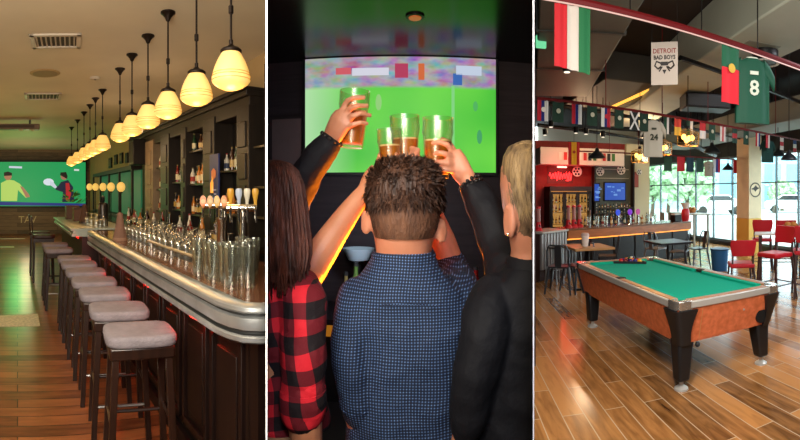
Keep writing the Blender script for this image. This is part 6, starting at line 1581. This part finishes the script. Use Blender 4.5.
sm = [(543, [(1, 'b01c2c'), (1, '1c2a6a'), (1, 'd0ccc4')], True, 'd8d0c4', 'red, blue and white small flag, first at the left of the row'), (558, [(1, '12301f')], True, 'b9b49a', 'dark green small flag with pale emblem, first of its kind from the left'),
      (577, [(1, 'b01c2c'), (1, '1c2a6a'), (1, 'd0ccc4')], True, None, 'red, blue and white small flag, second of its kind in the row'), (592, [(1, '12301f')], True, 'b9b49a', 'dark green small flag with pale emblem, above the Spanish-coloured flag'),
      (606, [(1, 'd0ccc4'), (1, '1c2a6a'), (1, 'b01c2c')], True, 'b01c2c', 'white, blue and red small flag in the row above the bell lamp'), (619, [(1, '12301f')], True, 'b9b49a', 'dark green small flag just left of the crossed flag'),
      (634, [(1, '1d2420')], True, 'X', 'dark small flag with a white diagonal cross'), (644, [(1, '12301f')], True, 'b9b49a', 'dark green small flag tucked left of the white jersey'),
      (668, [(1, '1f4a30'), (1, 'd0ccc4'), (1, '20201c')], True, None, 'green and white small flag right of the white jersey'), (678, [(1, 'c03a28'), (1, 'c8a23a')], False, None, 'orange-red small flag above the rightmost glowing lamp cluster'),
      (690, [(1, '14402a'), (1, 'c8c0b4')], True, None, 'dark green and white small flag, second right of the white jersey'), (703, [(1, 'b02a2c'), (1, 'd0ccc4')], False, None, 'red over white small flag left of centre under the black unit'),
      (712, [(1, '1a3c2c')], True, 'b9b49a', 'dark green small flag under the black hanging unit'), (723, [(1, 'c8c0b8'), (1, 'b02a2c'), (1, 'c8c0b8')], True, None, 'white flag with red middle below the red and green flag'),
      (735, [(1, '1b3a30'), (1, 'a02a2c'), (1, '1b3a30')], False, None, 'dark green small flag with a red band below the jersey'), (746, [(1, '1a3c2c')], True, 'b9b49a', 'dark green small flag directly below the green jersey'),
      (758, [(1, 'b02a2c'), (1, 'd0ccc4'), (1, '1c2a6a')], True, None, 'red, white and blue small flag right below the jersey'), (768, [(1, 'b0303a'), (1, 'c8c4bc')], True, None, 'red and white small flag right of the jersey hem'),
      (782, [(1, 'c8c4bc'), (1, 'b0303a'), (1, 'c8c4bc')], False, None, 'white small flag with a red band, last but one at the right'), (795, [(1, '1b3a6a'), (1, 'c8c4bc'), (1, 'b0303a')], False, None, 'blue, white and red small flag at the right end of the row')]
for i, (px, bands, v, em, lb) in enumerate(sm):
    d_ = on_rail(RB, RE, px).length; w = min(.155, 13 / F * d_)
    t = flag(RB, RE, px, bands, v, w, .25, lb, group='small national flags on the thin red rail', emblem=(em, .45, .03) if em and em != 'X' else None)
    if em == 'X':
        mb = MB()
        for s in (-1, 1): mb.prism([(-s * w / 2 * 1 - .012, -.014, 0), (-s * w / 2 + .018, -.014, 0), (s * w / 2 + .012, -.014, -.25), (s * w / 2 - .018, -.014, -.25)], (0, -.004, 0))
        mb.build('cross', cm('d8d4cc'), t)
far = [(668, [(1, '2a4a3a')], 'dark green far flag, left on the thin rail towards the windows'), (681, [(1, 'c0202c')], 'plain red far flag, vertical, on the rail towards the windows'), (690, [(1, '1c3a4a')], 'dark blue far flag beside the plain red one'),
       (717, [(1, 'd0d0d4'), (1, '2a3a8a'), (1, 'c02a34')], 'white, blue and red far flag near the column'), (737, [(1, 'c02a34'), (1, 'b0a8a8')], 'red and grey far flag just left of the column top'), (758, [(1, 'c0402c'), (1, 'c9a83a'), (1, '2a5a34')], 'red, yellow and green far flag right of the column top'), (700, [(1, '24443a')], 'dark far flag behind the pale far shirt')]
for px, bands, lb in far:
    d_ = on_rail(RC, RF, px).length; flag(RC, RF, px, bands, True, 9 / F * d_, .34, lb, group='flags towards the windows')
q = on_rail(RC, RF, 708); jersey(q + Vector((0, -.02, -.1)), -.4, .5, mat('grey_jersey', 'a8a494', .8), 'pale shirt hanging on the far rail, left of the column', '7', '8a8678', .2)
q = on_rail(RC, RF, 749); jersey(q + Vector((0, -.02, -.1)), -.4, .46, mat('teal_jersey', '1f5a5c', .8), 'teal shirt hanging on the far rail before the column', '9', '2f6a68', .2)
q = on_rail(RB, RE, 772); jersey(q + Vector((0, .12, -.12)), -.5, .58, mat('dark_teal_jersey', '12403c', .8), 'dark teal shirt hanging among the small flags right of the jersey', '5', '1f5048', .2)
sf = pt(574, 142, 9.0); t = thing('hanging_flag', 'red and yellow striped flag with crest hanging above the red wall', 'flag', sf, R.rot)
for a, b, c in ((-.12, -.055, 'b01c20'), (-.055, .055, 'd8a01e'), (.055, .12, 'b01c20')): cloth_panel(b - a, .46, t, 'stripe', cm(c), a, 0, .006, 6)
MB().lathe([(0, 0), (.03, 0), (.03, .004), (0, .004)], 14, M=Matrix.Translation((0, -.012, -.2)) @ Matrix.Rotation(PI / 2, 4, 'X')).build('crest', cm('a03a20'), t)
MB().tube([(-.13, 0, .004), (.13, 0, .004)], .006, 6).build('rod', m_black, t); MB().tube([(0, 0, .004), (0, 0, ZR - sf.z)], .003, 5).build('cord', m_black, t)
# small pennants along the white soffit
for i in range(12):
    x = 3.48 + i * .135; c = ['d8d0c4', 'b03030', '2a2a2a', '3a6a3a'][i % 4]
    t = rthing('hanging_pennant', ['pale', 'red', 'black', 'green'][i % 4] + ' small pennant pinned along the white soffit above the fridge', 'pennant', x, SBK - .61, 2.60, 'pennants on the white soffit')
    MB().box(-.045, .045, -.004, 0, -.2, 0).build('cloth', cm(c), t)

# ---- hanging lamps
m_bulb = emis('warm_bulb', 'ffd488', 6)
def lantern(px, py, d, label):
    q = pt(px, py, d); t = thing('cluster_lamp', label, 'pendant lamp', q, .4, 'glowing lamp clusters')
    for x, y, z in ((-.05, -.05, 0), (.055, -.04, .02), (-.04, .05, .03), (.05, .055, -.01)): MB().ball((x, y, z), .038, 1, 1, 1.2).build('bulb', m_bulb, t)
    mb = MB(); c = [(-.12, -.12), (.12, -.12), (.12, .12), (-.12, .12)]
    for z in (-.1, .1):
        for (a, b), (e, f) in zip(c, c[1:] + c[:1]): mb.tube([(a, b, z), (e, f, z)], .006, 5)
    for a, b in c: mb.tube([(a, b, -.1), (a, b, .1), (0, 0, .17)], .006, 5)
    mb.build('cage', mat('brass_cage', '8a6a34', .4, .6), t)
    mb = MB()
    for a, b, e, f in ((-.115, -.118, .115, -.114), (-.118, -.115, -.114, .115)): mb.box(a, e, b, f, -.095, .095)
    mb.build('amber_pane', clear_glass('amber_pane', 'fff0d0', .05, .5, .2), t)
    MB().tube([(0, 0, .17), (0, 0, ZR - q.z - .002)], .006, 6).build('cord', m_black, t); MB().lathe([(.03, .15), (.03, .2), (0, .2)], 10).build('cap', m_black, t)
    point('cluster_light', q + Vector((0, 0, -.16)), 'ffb050', 12, .05)
lantern(640, 157, 8.6, 'leftmost glowing lamp cluster over the bar'); lantern(662, 148.5, 7.6, 'middle glowing lamp cluster, lower right of the white jersey'); lantern(688, 139, 6.9, 'rightmost and highest glowing lamp cluster')
m_bell = mat('black_bell', '15191c', .45)
def bell(px, py, d, r, label):
    q = pt(px, py, d); t = thing('bell_lamp', label, 'pendant lamp', q, 0, 'black bell pendant lamps')
    MB().lathe([(r, 0), (r * .98, .02), (r * .7, r * .5), (r * .3, r * .8), (r * .2, r * 1.1), (.02, r * 1.2), (.018, r * 1.2), (r * .27, r * .76), (r * .66, r * .46), (r * .95, .0)], 24).build('shade', m_bell, t, smooth=.9)
    MB().ball((0, 0, r * .35), .035).build('bulb', mat('dull_bulb', 'd8d0b0', .3), t); MB().tube([(0, 0, r * 1.18), (0, 0, ZR - q.z - .002)], .007, 6).build('cord', m_black, t)
bell(597, 158, 8.2, .155, 'black bell lamp hanging above the bar, at the left beside the striped flag'); bell(778, 156, 9.6, .15, 'black bell lamp under the dark teal shirt'); bell(789, 160, 7.6, .14, 'black bell lamp nearest the right edge'); bell(728, 170, 10, .13, 'small black bell lamp left of the column'); bell(712, 153, 8.8, .17, 'black bell lamp above the pale far shirt')

# ---- light of the pool room
area('pool_fill_near', (1.0, 1.3, 3.6), (2.3, 3.8, .5), 1.6, 'fff4ea', 150)  # unseen fill added high before the pool table
area('pool_fill_front', (.52, 1.2, 2.5), (2.1, 3.9, .5), .3, 'fff2e4', 62)  # added out of view to brighten the table's long side
area('pool_fill_right', (5.6, 2.4, 3.7), (4.8, 5, .5), 1.6, 'f2f6ff', 150)  # unseen fill added towards the window side
point('pool_bar_fill', R.w(9.6, 3.6, 2.9), 'ffd8a8', 60, .08)  # bare point added as fill behind the bar, no fitting
point('pool_bar_fill', R.w(9.6, 5.2, 2.9), 'ffd8a8', 60, .08)  # its twin further right, added likewise
area('pool_ceiling_fill', (2.4, .6, 2.2), (4.0, 5.5, 4.0), 1.0, 'e8f0f0', 45)  # unseen fill added to brighten soffits and ceiling
# sky
w = bpy.data.worlds.new('sky'); SC.world = w; w.use_nodes = True; nt = w.node_tree; bg = nt.nodes['Background']
bg.inputs[0].default_value = (.80, .93, 1., 1); bg.inputs[1].default_value = 7
